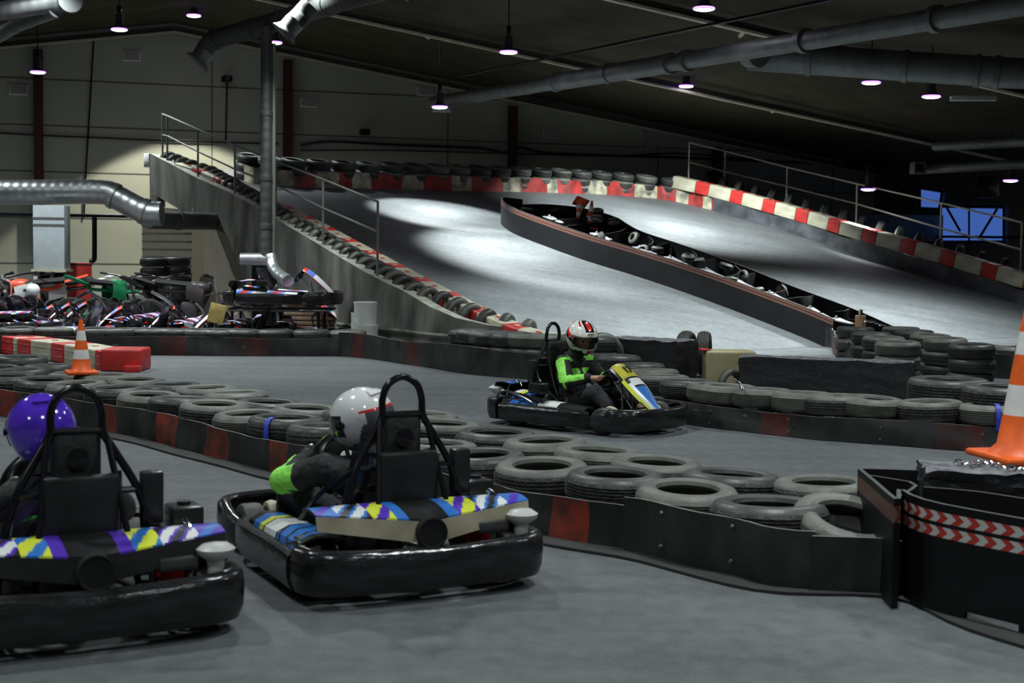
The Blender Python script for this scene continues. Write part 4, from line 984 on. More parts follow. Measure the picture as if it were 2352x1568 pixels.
q0 = Dp(1880, 500, 44); mb = MB(); mb.box((0, 0, 0), (4.2, .1, .75), .05); o = mb.build('banner', mat('banner_teal', (.1, .16, .2), .6, var=.5, scale=1.5), loc=Dp(2000, 522, 41)); tag(o, 'pale bluish banner behind the railing in the dark right corner', 'banner')

# ------------------------------------------------------------------ workshop under and left of the ramp
SHUT = mat('shutter_cream', (.46, .42, .34), .6, var=.08)
def vpanel(name, x0, x1, d0, d1, ztop0, ztop1, m, label, cat, ribs=0, th=.08):
    a = Dp(x0, 700, d0); b = Dp(x1, 700, d1); a.z = b.z = 0; w = Vector((b.y-a.y, -(b.x-a.x), 0)).normalized()
    if w.y > 0: w = -w
    V = [a, b, b+Vector((0, 0, ztop1)), a+Vector((0, 0, ztop0))]; V = V+[v-w*th for v in V]; V = [v-a for v in V]
    mb = MB(); mb.add(V, [(0, 1, 2, 3), (7, 6, 5, 4)]+[(k, (k+1) % 4, 4+(k+1) % 4, 4+k) for k in range(4)], smooth=False)
    for i in range(ribs):
        z = .12+i*.17
        if z < min(ztop0, ztop1)-.05: mb.tube([w*.005+Vector((0, 0, z)), b-a+w*.005+Vector((0, 0, z))], .018, 4, mi=1)
    return tag(mb.build(name, m, loc=a), label, cat)
vpanel('roller_shutter', 327, 441, 31.2, 30.2, 2.45, 2.3, [SHUT, SEAM], 'cream slatted roller shutter under the ramp behind the stacked tyres', 'shutter', 14)
vpanel('wall_board', 441, 470, 29.6, 29.3, 2.35, 2.25, [mat('board_tan', (.5, .42, .28), .6), SEAM], 'narrow tan board right of the roller shutter', 'board')
vpanel('wall_board', 470, 580, 29.3, 28.0, 2.2, 1.75, [mat('board_beige', (.52, .46, .38), .6, var=.06), SEAM], 'wide beige board under the ramp right of the tan one', 'board', 0)
vpanel('wall_board', 578, 660, 26.9, 26.0, 1.3, 1.3, [HDPE, HDPE], 'black panel imitating the shaded doorway in the ramp wall behind the raised kart', 'board')  # black sheet stands for the shade inside the doorway
for i, (x, y, n) in enumerate(((352, 597, 7), (407, 590, 7))):
    q = Dp(x, 700, 28.6+.2*i); 
    for k in range(n):
        tyre((q.x+random.uniform(-.03, .03), q.y+random.uniform(-.03, .03), k*.19+(.02 if i else 0)), ('topmost black tyre of the left stack' if i == 0 else 'topmost black tyre of the right stack')+' in front of the roller shutter' if k == n-1 else ('black tyre in the left stack in front of the roller shutter' if i == 0 else 'black tyre in the right stack in front of the roller shutter'), 'stacked tyres by the shutter' if k < n-1 else None, me=TM[3], rot=Euler((0, 0, k)), sc=1.0)
for (x, y) in ((296, 668),):
    q = Dp(x, y, 27); tyre((q.x, q.y, q.z), 'black tyre lying on the grey bench behind the motorcycles', 'workshop tyre', me=TM[3], rot=Euler((.25, .1, 0)), sc=.85)
q = Dp(270, 705, 27); mb = MB(); mb.box((0, 0, .3), (1.9, .5, .62), None, 0, .02); tag(mb.build('work_bench', mat('bench_grey', (.16, .16, .165), .7, var=.3), loc=(q.x, q.y, 0)), 'long grey covered bench behind the motorcycles', 'bench')
# cabinets
q = Dp(119, 545, 25.5); z0 = q.z-.58; r = empty('wall_cabinet', (q.x, q.y, 0), 0, 'tall pale blue grey cabinet on a frame at the left under the shiny duct', 'cabinet')
GC = mat('cabinet_blue_grey', (.42, .48, .5), .45, var=.06)
mb = MB(); mb.box((0, 0, q.z), (.56, .35, 1.14), None, 0, .01); mb.build('cabinet_body', GC, r)
for dz in (.22, .34): 
    mb = MB(); mb.box((0, -.18, q.z+dz), (.57, .02, .035), None); mb.build('band', SEAM, r)
mb = MB(); mb.box((0, 0, z0-.01), (.62, .4, .04), None); mb.build('shelf_edge', WHB, r)
for x in (-.24, 0, .24): mb = MB(); mb.box((x, 0, (z0-.03)/2), (.05, .05, z0-.03), None); mb.build('leg', mat('leg_tan', (.3, .28, .2), .6), r)
mb = MB(); mb.box((0, .1, z0/2), (.5, .05, z0-.1)); mb.build('back_panel', HDPE, r)
q = Dp(181, 640, 26.5); mb = MB(); mb.box((0, 0, .62), (.42, .3, 1.22), .5, 0, .01); o = tag(mb.build('red_cabinet', RDB, loc=(q.x, q.y, 0)), 'tall red metal cabinet behind the white motorcycle', 'cabinet')
mb = MB(); mb.box((0, -.0, 1.2), (.44, .32, .03), .5); mb.build('lid', REDC, o)
P = [Dp(217, 498, 28), Dp(217, 585, 28), Dp(215, 597, 28), Dp(206, 600, 28)]; mb = MB(); mb.tube(smooth_path(P, 4), .05, 10); tag(mb.build('pipe', BLKM, origin=P[0]), 'black vertical pipe right of the pale cabinet', 'pipe')
P = [Dp(-20, 492, 28), Dp(330, 497, 29)]; mb = MB(); mb.tube(P, .035, 8); tag(mb.build('pipe', BLKM, origin=P[0]), 'black horizontal pipe under the big shiny duct', 'pipe')
# brick-like stack and barrels
q = Dp(735, 720, 24.2); r = empty('timber_stack', (q.x, q.y, 0), .0, 'low stack of brown slats behind the raised kart', 'stack')
mb = MB()
for k in range(9): mb.box((random.uniform(-.02, .02), 0, .045+k*.082), (1.15, .4, .07), None, 0, .008)
mb.build('slats', mat('slat_brown', (.2, .13, .085), .8, var=.35, scale=9), r)
BAR = mat('barrel_white', (.72, .74, .7), .45, var=.05)
def barrel(p, H, r_, label):
    mb = MB(); mb.lathe([(0, 0), (r_*.97, 0), (r_, .02), (r_, H-.03), (r_*1.03, H-.02), (r_*1.03, H), (r_*.9, H), (r_*.88, H-.02), (0, H-.02)], 28); tag(mb.build('barrel', BAR, loc=p), label, 'barrel')
q = Dp(842, 740, 21.9); barrel((q.x, q.y, 0), .4, .175, 'lower white barrel of the stacked pair beside the ramp wall'); barrel((q.x-.02, q.y, .4), .35, .175, 'upper white barrel of the stacked pair beside the ramp wall')
q = Dp(824, 740, 22.3); barrel((q.x, q.y, 0), .56, .12, 'narrow white barrel behind the stacked pair')
P = [p for p in [Dp(1422, 752, 18.6), Dp(1422, 740, 18.6), Dp(1433, 740, 18.6), Dp(1433, 756, 18.6)]]

# ------------------------------------------------------------------ karts
def sweep(mb, path, sec, hs, mi=0):
    """path: list of (x,y); sec: closed list of (outward, zfrac); hs: (z0,h) per point"""
    N = len(path); V = []; F = []; K = len(sec)
    for i, (x, y) in enumerate(path):
        a = Vector(path[max(i-1, 0)]); b = Vector(path[min(i+1, N-1)]); t = (b-a).normalized(); w = Vector((t.y, -t.x))
        z0, h = hs[i]
        for o, z in sec: V.append((x+w.x*o, y+w.y*o, z0+h*z))
    for i in range(N-1):
        for k in range(K): F.append((i*K+k, i*K+(k+1) % K, (i+1)*K+(k+1) % K, (i+1)*K+k))
    F.append(tuple(range(K))[::-1]); F.append(tuple((N-1)*K+k for k in range(K))); mb.add(V, F, mi)
BSEC = [(-.02, .0), (0, .02), (.018, .25), (.022, .6), (.018, .88), (.0, .98), (-.03, 1.), (-.05, .93), (-.045, .85), (-.015, .8), (-.01, .3), (-.03, .05)]
def spath(pts, n=5): return [(p.x, p.y) for p in smooth_path([Vector((x, y, 0)) for x, y in pts], n)]
KM = dict(
    blueyel=dict(a=BLU, b=WHS, c=YEL, d=BLU, cowl=BLKP, plate=YPL),
    purple=dict(a=BLU, b=WHS, c=YEL, d=PUR, cowl=BEI, plate=YPL),
    purpledark=dict(a=PUR, b=WHS, c=YEL, d=BLU, cowl=BLKP, plate=YPL),
    redblue=dict(a=mat('park_blue', (.1, .26, .85), .35), b=mat('park_white', (.85, .87, .9), .35), c=mat('park_red', (.7, .05, .03), .35), d=mat('park_blue', (.08, .2, .7), .35), cowl=BLKP, plate=mat('park_white', (.7, .72, .75), .35)))
def make_kart(kind, label, detail=True, number=None, group=None):
    k = KM[kind]; r = empty('go_kart', (0, 0, 0), 0, label, 'go kart', group)
    # bumpers
    rear = spath([(-.66, -.6), (-.78, -.57), (-.85, -.45), (-.87, -.2), (-.875, 0), (-.87, .2), (-.85, .45), (-.78, .57), (-.66, .6)])
    mb = MB(); sweep(mb, rear[::-1], BSEC, [(.055, .19+.02*abs(y)/.6) for x, y in rear[::-1]]); mb.build('rear_bumper', BUMP, r)
    for s_ in (1, -1):
        side = spath([(-.62, .605), (-.4, .6), (-.1, .6), (.15, .6), (.3, .575), (.4, .53)])
        pts = [(x, s_*y) for x, y in side]; pts = pts if s_ < 0 else pts[::-1]
        mb = MB(); sweep(mb, pts, BSEC, [(.055, .17-.05*max(0, (x-.1))) for x, y in pts]); mb.build('side_bumper', BUMP, r)
    fr = spath([(.36, -.5), (.5, -.56), (.66, -.57), (.8, -.5), (.89, -.36), (.93, -.15), (.935, 0), (.93, .15), (.89, .36), (.8, .5), (.66, .57), (.5, .56), (.36, .5)])
    mb = MB(); sweep(mb, fr, BSEC, [(.05, .11+.085*min(1, max(0, (x-.42)/.25))+.02*abs(y)) for x, y in fr]); fb = mb.build('front_bumper', BUMP, r)
    # chassis
    mb = MB()
    for s_ in (1, -1):
        mb.tube(smooth_path([(-.7, .3*s_, .1), (-.2, .33*s_, .06), (.3, .25*s_, .06), (.55, .3*s_, .1), (.82, .2*s_, .1)], 4), .015, 8)
        mb.tube([(-.5, .25*s_, .09), (-.5, .57*s_, .1)], .013, 6); mb.tube([(.1, .3*s_, .07), (.1, .57*s_, .09)], .013, 6)
    for x in (-.7, .2, .82): mb.tube([(x, -.3, .1), (x, .3, .1)], .015, 8)
    mb.tube([(-.5, -.5, .13), (-.5, .5, .13)], .02, 8); mb.tube([(.52, -.42, .12), (.52, .42, .12)], .014, 8); mb.build('chassis', STEEL, r)
    mb = MB(); mb.box((.35, 0, .045), (.85, .5, .012)); mb.build('floor_tray', BLKM, r)
    for x, y, rr, w in ((.52, .45, .125, .12), (.52, -.45, .125, .12), (-.5, .46, .138, .18), (-.5, -.46, .138, .18)):
        q = Euler((PI/2, 0, 0)).to_matrix(); mb = MB(); c = (x, y, rr)
        mb.lathe([(rr*.5, -w*.42), (rr*.8, -w*.5), (rr*.96, -w*.42), (rr, -w*.25), (rr, w*.25), (rr*.96, w*.42), (rr*.8, w*.5), (rr*.5, w*.42)], 24, c=c, rot=q, closed=True); wh = mb.build('wheel', mat('slick_rubber', (.045, .045, .045), .55, var=.3), r)
        if detail:
            mb = MB(); mb.lathe([(.0, -w*.3), (rr*.4, -w*.32), (rr*.54, -w*.44), (rr*.54, w*.44), (rr*.4, w*.32), (.0, w*.3)], 18, c=c, rot=q); mb.build('rim', STEEL, wh)
    # side pods
    for s_ in (1, -1):
        def pod(u, v, s_=s_):
            x = -.62+.95*u; wd = .24*(1-.25*u); yi = .345; z = .29-.05*u
            prof = [(0, -.02), (.15, 0), (.6, 0), (.9, -.03), (1, -.1)]; t = v*4; i = min(int(t), 3); f = t-i
            a, b = prof[i], prof[i+1]; yy = yi+wd*(a[0]+(b[0]-a[0])*f); zz = z+a[1]+(b[1]-a[1])*f
            return (x, s_*yy, zz) if s_ > 0 else (x, s_*yy, zz)
        def pm(u, v):
            if v < .1 or v > .97: return 0
            if kind == 'redblue': g = math.sin(u*13+v*4); return 2 if g > .1 else (1 if g > -.75 else 3)
            if .08 < u < .42: return 1 if math.sin((u*44+v*9)) > -.75 else 0
            if .45 <= u < .68: return 2
            if .7 <= u < .78 and kind != 'blueyel': return 3
            if .78 <= u < .9 and kind != 'blueyel': return 1
            return 0
        mb = MB(); mb.panel(pod, 90 if detail else 40, 16, .012*s_, pm); mb.build('side_pod', [BLKP, k['a'], k['b'], k['c']], r)
    # front fairing
    def fair(u, v):
        x = .36+.5*u**.9; z = .63-.43*u**1.15; w = .115+.04*math.sin(PI*min(1, u*1.1))-.06*u*u; c = (v-.5)*2
        return (x-.02*c*c, c*w*1.12, z-.022*c*c-.03*abs(c)**4)
    def fm(u, v):
        c = abs(v-.5)*2
        if kind == 'redblue': return 3 if u < .1 or c > .93 else (1 if u < .32 else 2)
        if u < .3: return 4 if c < .86 else 0
        if .34 < u < .47 and c < .55: return 2
        if c > .8: return 3 if c < .93 or u < .7 else 0
        if c > .55 and u > .4: return 2
        return 1 if u > .5 else 0
    mb = MB(); mb.panel(fair, 60, 40, .012, fm); fo = mb.build('front_fairing', [BLKP, k['a'], k['b'], k['c'], k['plate']], r)
    if number:
        cu = bpy.data.curves.new('number', 'FONT'); cu.body = number; cu.size = .125; cu.extrude = .002; cu.align_x = 'CENTER'; cu.align_y = 'CENTER'; cu.offset = .003
        to = bpy.data.objects.new('t', cu); COL.objects.link(to); bpy.context.view_layer.update()
        me = bpy.data.meshes.new_from_object(to.evaluated_get(bpy.context.evaluated_depsgraph_get())); bpy.data.objects.remove(to)
        no = bpy.data.objects.new('number', me); COL.objects.link(no); me.materials.append(HDPE); no.parent = fo
        p = Vector(fair(.17, .5)); dx = (Vector(fair(.3, .5))-Vector(fair(.05, .5))).normalized(); ny = Vector((0, 1, 0)); nz = dx.cross(ny); nz = nz if nz.z > 0 else -nz
        X = Vector((0, 1, 0)); Y = nz.cross(X); mt = Matrix((X, Y, nz)).transposed().to_4x4(); mt.translation = p+nz*.008; no.matrix_local = mt
        no['label'] = 'black number 17 on a yellow plate'
    # nose under the fairing
    mb = MB(); mb.box((.78, 0, .17), (.22, .34, .07), None, 0, .025); mb.build('nose_cover', BLKP, r)
    # seat
    def seat(u, v):
        if u < .55: t = u/.55; x = -.42+.2*t**1.3; z = .62-.5*t
        else: t = (u-.55)/.45; x = -.22+.4*t; z = .12-.035*math.sin(PI*t)+.03*t
        c = (v-.5)*2; w = .2+.02*math.sin(PI*u); side = .14*(1-abs(u-.5)*1.2)
        return (x+(.1 if u < .55 else 0)*c*c, c*w, z+(side*1.1 if u >= .45 else .03*u)*abs(c)**2.5)
    mb = MB(); mb.panel(seat, 24, 14, .012, 0); mb.build('seat', mat('seat_black', (.02, .02, .022), .25, coat=.4), r)
    # roll hoop
    if detail or kind != 'redblue':
        hoop = [(-.5, -.32, .16), (-.49, -.3, .35), (-.475, -.24, .56), (-.46, -.15, .72), (-.455, -.105, .8), (-.45, -.1, .88), (-.45, -.072, .95), (-.45, 0, .985), (-.45, .072, .95), (-.45, .1, .88), (-.455, .105, .8), (-.46, .15, .72), (-.475, .24, .56), (-.49, .3, .35), (-.5, .32, .16)]
        mb = MB(); mb.tube(smooth_path(hoop, 5), .017, 10); hp = mb.build('roll_hoop', BLKM, r)
        mb = MB(); mb.tube([(-.455, -.11, .81), (-.455, .11, .81)], .014, 8); mb.tube([(-.475, -.24, .56), (-.475, .24, .56)], .014, 8)
        for s_ in (1, -1): mb.tube([(-.46, .12*s_, .78), (-.66, .2*s_, .2)], .014, 8); mb.tube(smooth_path([(-.475, .24*s_, .56), (-.3, .36*s_, .42), (-.05, .38*s_, .24), (.1, .36*s_, .12)], 4), .012, 8)
        mb.build('hoop_strut', BLKM, hp)
        mb = MB(); mb.box((-.43, 0, .68), (.07, .2, .26), None, 0, .03, 3); mb.lathe([(0, 0), (.04, 0), (.045, .01), (0, .02)], 14, c=(-.475, 0, .7), rot=Euler((0, -PI/2, 0)).to_matrix(), mi=1); mb.build('headrest', [SUIT, BLKM], r)
        mb = MB(); mb.box((-.53, 0, .45), (.05, .3, .38), None, 0, .02); mb.build('back_plate', BLKP, r)
        mb = MB(); mb.box((-.46, -.3, .52), (.07, .09, .22), None, 0, .012); mb.box((-.46, -.28, .38), (.05, .05, .2), None, 0, .01); mb.build('battery_box', BLKP, r)
        # safety belt straps
        mb = MB()
        for s_ in (1, -1): mb.box((-.405, .07*s_, .6), (.012, .045, .3))
        mb.build('safety_belt', BLKM, r)
    # steering
    c = Vector((.27, 0, .5)); q = Euler((0, -.95, 0)).to_matrix(); sw = MB()
    ring = [c+q @ Vector((0, 0, 0))+q @ Vector((.13*math.cos(a), .15*math.sin(a), 0)) for a in [2*PI*i/28 for i in range(28)]]
    sw.tube(ring, .014, 8, closed=True)
    for a in (0, PI*.5, PI*1.5): sw.tube([c, c+q @ Vector((.12*math.cos(a), .14*math.sin(a), 0))], .012, 6)
    sw.tube([c, c+q @ Vector((0, 0, -.05))], .045, 14); so = sw.build('steering_wheel', BLKM, r)
    mb = MB(); mb.tube([c, (.55, 0, .18)], .012, 8); mb.tube([(.5, -.12, .08), (.44, -.05, .4)], .01, 6); mb.tube([(.5, .12, .08), (.44, .05, .4)], .01, 6); mb.build('steering_column', STEEL, r)
    # engine and air box on the right
    mb = MB(); mb.box((-.36, -.42, .19), (.24, .17, .16), None, 0, .02); mb.cyl((-.3, -.42, .24), (-.2, -.42, .34), .06, .055, 14)
    for i in range(7): mb.box((-.46+i*.03, -.42, .285), (.012, .17, .05))
    en = mb.build('engine', mat('engine_metal', (.1, .1, .1), .4, .7), r)
    mb = MB(); mb.box((-.55, -.35, .23), (.14, .1, .1), None, 0, .02); mb.build('engine_cover', REDG, en); mb = MB(); mb.cyl((-.48, -.5, .2), (-.48, -.54, .2), .07, .07, 16); mb.build('clutch_cover', REDG, en)
    def ab(u, v): return (-.52+.38*u, -.53+.22*v, .335-.04*u+.015*math.sin(PI*v))
    mb = MB(); mb.panel(ab, 14, 6, .05, lambda u, v: (1 if .35 < u < .8 and math.sin(u*40+v*4) > -.2 else (3 if .2 < u < .35 else (2 if .05 < u < .2 else 0)))); mb.build('engine_shroud', [BLKP, k['a'], k['b'], k['c']], r)
    mb = MB(); mb.box((-.22, -.5, .385), (.16, .14, .1), None, 0, .015); mb.cyl((-.22, -.5, .435), (-.22, -.5, .45), .03); mb.build('air_box', BLKP, r)
    if detail:
        mb = MB()
        mb.tube(smooth_path([(-.72, -.5, .15), (-.7, -.54, .3), (-.55, -.55, .33), (-.25, -.55, .24), (-.2, -.54, .14)], 5), .013, 8)
        mb.build('guard_tube', CHR, r); mb = MB()
        mb.tube(smooth_path([(-.68, -.42, .2), (-.66, -.42, .38), (-.55, -.42, .43), (-.5, -.42, .38)], 5), .01, 8)
        mb.build('guard_tube', CHR, r); mb = MB()
        mb.tube(smooth_path([(-.72, .5, .15), (-.7, .54, .22), (-.55, .55, .25), (-.3, .55, .18)], 5), .012, 8); mb.build('guard_tube', CHR, r)
        for s_ in (1, -1):
            mb = MB(); q = Euler((PI/2, 0, 0)).to_matrix(); mb.lathe([(.09, -.03), (.1, 0), (.09, .03), (.07, .03), (.07, -.03)], 20, c=(.52, .335*s_, .16), rot=q, closed=True); mb.build('hub_guard', WHB, r)
        mb = MB(); mb.tube([(.62, -.3, .22), (.62, .3, .22)], .009, 6); mb.build('front_bar', CHR, r)
    # rear cowl with sticker wings and a black disc for the round hole
    def cowl(u, v):
        y = (u-.5)*1.06; a = abs(y)/.53
        zb = .25+.09*a; zt = .36+.05*a; xr = -.81+.05*a
        if v < .5: t = v/.5; return (xr+.02*t, y, zb+(zt-zb)*t)
        t = (v-.5)/.5; return (xr+.02+.26*t*(1-.3*a), y, zt+.05*t*(1-a)+.012*math.sin(PI*t))
    def cm(u, v):
        a = abs(u-.5)*2
        if v < .45: return 1
        if a < .18: return 0
        if kind == 'redblue': return 3 if math.sin(u*20+v*5) > .1 else (2 if math.sin(u*20+v*5) > -.75 else 4)
        g = math.sin(u*55+v*13)
        if a > .8: return 2 if g > -.3 else 5
        if a > .5: return (3 if g > .3 else (2 if g > -.6 else 0))
        return (5 if g > .2 else 4) if a > .3 else 2
    mb = MB(); mb.panel(cowl, 130 if detail else 44, 24 if detail else 10, -.012, cm); co = mb.build('rear_cowl', [BLKP, k['cowl'], k['a'], k['b'], k['c'], k['d']], r)
    mb = MB(); q = Euler((0, -PI/2, 0)).to_matrix(); mb.lathe([(.0, .012), (.06, .012), (.066, .018), (.074, .016), (.074, -.05), (0, -.05)], 20, c=(-.812, 0, .302), rot=q); mb.build('hole_disc', mat('hole_shade', (.004, .004, .004), .9), co)  # closed black disc, shade of the hole put into its colour
    if detail:
        mb = MB(); mb.lathe([(0, 0), (.03, 0), (.035, .1), (.075, .13), (.08, .15), (.05, .17), (0, .175)], 18, c=(-.77, -.48, .2)); mb.build('exhaust_cap', mat('exhaust_pale', (.5, .5, .48), .4), r)
        mb = MB(); mb.box((-.73, -.33, .3), (.12, .16, .06), None, 0, .015); mb.build('silencer', mat('engine_metal', (.1, .1, .1), .4, .7), r)
    return r
k17 = make_kart('blueyel', 'black go kart number seventeen with blue and yellow nose, driven right by the helmeted green-suited driver', True, '17')
p = G(1350, 977); k17.location = (p.x, p.y, 0); k17.rotation_euler = (0, 0, math.radians(-40)); k17.scale = (.93,)*3
k17['label'] = 'black go kart with number 17 on a yellow plate, heading right'
kc = make_kart('purple', 'black go kart with beige rear cowl and blue purple stickers in the foreground centre')
def park(k, rear, deg, sc=1.0):
    a = math.radians(deg); k.location = (rear[0]+.8*sc*math.cos(a), rear[1]+.8*sc*math.sin(a), 0); k.rotation_euler = (0, 0, a); k.scale = (sc,)*3
park(kc, (-.36, 6.417), 117)
kl = make_kart('purpledark', 'black go kart with dark rear cowl at the bottom left under the purple helmet')
park(kl, (-1.626, 5.518), 118, 1.02)

# ------------------------------------------------------------------ drivers
def capsule(mb, a, b, ra, rb, n=14):
    a = Vector(a); b = Vector(b); d = (b-a); L = max(d.length, 1e-5); d = d/L if d.length > 1e-5 else Vector((0, 0, 1)); P = []; R_ = []
    for k in range(5): t = PI/2*k/5; P.append(a-d*ra*math.cos(t)); R_.append(max(.001, ra*math.sin(t)))
    P.append(a); R_.append(ra); P.append(b); R_.append(rb)
    for k in range(1, 6): t = PI/2*k/5; P.append(b+d*rb*math.sin(t)); R_.append(max(.001, rb*math.cos(t)))
    mb.tube(P, R_, n); return mb
def ellip(mb, c, r, rot=None, n=20, m=12):
    V = []; F = []; q = rot or Matrix.Identity(3); c = Vector(c)
    for i in range(m+1):
        t = PI*i/m
        for k in range(n):
            a = 2*PI*k/n; V.append(q @ Vector((r[0]*math.sin(t)*math.cos(a), r[1]*math.sin(t)*math.sin(a), r[2]*math.cos(t)))+c)
    for i in range(m):
        for k in range(n): F.append((i*n+k, (i+1)*n+k, (i+1)*n+(k+1) % n, i*n+(k+1) % n))
    mb.add(V, F); return mb
def fuse(mb, name, mats, parent, voxel=.012, smooth=6, mf=None, wr=0):
    """melt overlapping volumes into one continuous skin"""
    o = mb.build('tmp', mats); md = o.modifiers.new('r', 'REMESH'); md.mode = 'VOXEL'; md.voxel_size = voxel; md.use_smooth_shade = True
    sm = o.modifiers.new('s', 'SMOOTH'); sm.factor = .5; sm.iterations = smooth
    bpy.context.view_layer.update(); dg = bpy.context.evaluated_depsgraph_get(); me = bpy.data.meshes.new_from_object(o.evaluated_get(dg)); bpy.data.objects.remove(o)
    me.materials.clear()
    for m in mats: me.materials.append(m)
    if wr:
        from mathutils import noise
        nv = [Vector(q.vector) for q in me.vertex_normals]; cs = [v.co.copy() for v in me.vertices]; fl2 = []
        for c_, n2 in zip(cs, nv): c_ += n2*(noise.noise(c_*14)*wr+noise.noise(c_*38)*wr*.35); fl2 += [c_.x, c_.y, c_.z]
        me.vertices.foreach_set('co', fl2)
    n_ = len(me.polygons); me.polygons.foreach_set('use_smooth', [True]*n_)
    if mf: me.polygons.foreach_set('material_index', [mf(p.center.copy()) for p in me.polygons])
    me.update()
    me.name = name; ob = bpy.data.objects.new(name, me); COL.objects.link(ob); ob.parent = parent; return ob
def segd(p, a, b):
    a = Vector(a); b = Vector(b); ab = b-a; t = max(0, min(1, (p-a).dot(ab)/ab.dot(ab))); return (p-(a+ab*t)).length, t
def hand(mb, wrist, grip, axis, side, r=.0085):
    """palm with four curled fingers and a thumb closing round a rim that runs along axis"""
    wrist = Vector(wrist); grip = Vector(grip); ax = Vector(axis).normalized(); f = (grip-wrist).normalized(); up = f.cross(ax).normalized()
    if up.y*side < 0: up = -up
    pc = grip-f*.035+up*.018; capsule(mb, wrist, pc, .024, .03)
    for k in range(4):
        c = pc+ax*(.024-.016*k)*1.15; ln = (.95, 1.08, 1., .8)[k]
        a = c+f*.03+up*.004; b = a+(f*.028-up*.006)*ln; d = b+(-up*.026+f*.004)*ln; e = d+(-f*.02-up*.006)*ln
        capsule(mb, c, a, r*1.2, r*1.1, 8); capsule(mb, a, b, r*1.05, r, 8); capsule(mb, b, d, r, r*.92, 8); capsule(mb, d, e, r*.92, r*.8, 8)
    t0 = pc+ax*.026*side-up*.004; t1 = t0+ax*.012*side+f*.026-up*.012; t2 = t1+f*.024-up*.012-ax*.008*side
    capsule(mb, pc, t0, .014, .0115, 8); capsule(mb, t0, t1, .0115, .0105, 8); capsule(mb, t1, t2, .0105, .009, 8)
def helmet(parent, c, rot, mats, mf, visor_m, open_=True, hs=1.09):
    """full-face helmet, x forward, as shell with an eye port, plus visor and trim"""
    q = rot.to_matrix(); c = Vector(c); n, m = 96, 64; V = []; F = []; MI = []
    def pt(az, el, k=1.0):
        k *= hs; x = math.cos(el)*math.cos(az); y = math.cos(el)*math.sin(az); z = math.sin(el)
        fx = .158 if x > 0 else .15; p = Vector((x*fx, y*.128, z*.138))
        if z < 0:
            ch = max(0, x)**1.5; p.x += ch*.028*min(1, -z*2); p.y *= 1-.1*min(1, -z*1.5)*(1 if x > 0 else .6); p.z *= 1.05
            if x < 0: p.x += .02*(-z)*(-x)
        return p*k
    lo = -1.0
    idx = {}
    for i in range(m+1):
        el = lo+(PI/2-lo)*i/m
        for k in range(n): V.append(q @ pt(2*PI*k/n, el)+c)
    port = lambda az, el: abs(az) < 1.2 and -.40 < el < .32-.12*abs(az)
    for i in range(m):
        el = lo+(PI/2-lo)*(i+.5)/m
        for k in range(n):
            az = 2*PI*(k+.5)/n; az = az-2*PI if az > PI else az
            if open_ and port(az, el): continue
            F.append((i*n+k, i*n+(k+1) % n, (i+1)*n+(k+1) % n, (i+1)*n+k)); MI.append(mf(az, el))
    mb = MB(); mb.add(V, F, MI); h = mb.build('helmet', mats, parent)
    so = h.modifiers.new('thick', 'SOLIDIFY'); so.thickness = .012; so.offset = -1
    def vis(u, v): return q @ pt((u-.5)*2.55, -.42+.76*v-.06*abs(u-.5)*2*v, 1.022)+c
    mb = MB(); mb.panel(vis, 20, 8, .003, 0); mb.build('visor', visor_m, h)
    mb = MB(); mb.tube([q @ pt(2*PI*k/30, lo, .99)+c for k in range(30)], .008, 6, closed=True); mb.build('trim', HDPE, h)
    mb = MB()
    for s_ in (1, -1): mb.tube([q @ pt(1.3*s_, -.02, 1.0)+c, q @ pt(1.3*s_, -.02, 1.07)+c], .016, 10)
    mb.build('visor_pivot', HDPE, h)
    def spoil(u, v): return q @ pt(PI-.6+1.2*u, .75+.25*v, 1.03+.05*(1-v))+c
    mb = MB(); mb.panel(spoil, 8, 3, .01, 0); mb.build('vent_spoiler', mats[0], h)
    return h
glass = bpy.data.materials.new('visor_glass'); glass.use_nodes = True; b_ = glass.node_tree.nodes['Principled BSDF']
b_.inputs['Base Color'].default_value = (.75, .77, .8, 1); b_.inputs['Transmission Weight'].default_value = 1; b_.inputs['Roughness'].default_value = .04; b_.inputs['IOR'].default_value = 1.1
VDARK = mat('visor_dark', (.01, .01, .015), .08, coat=1)
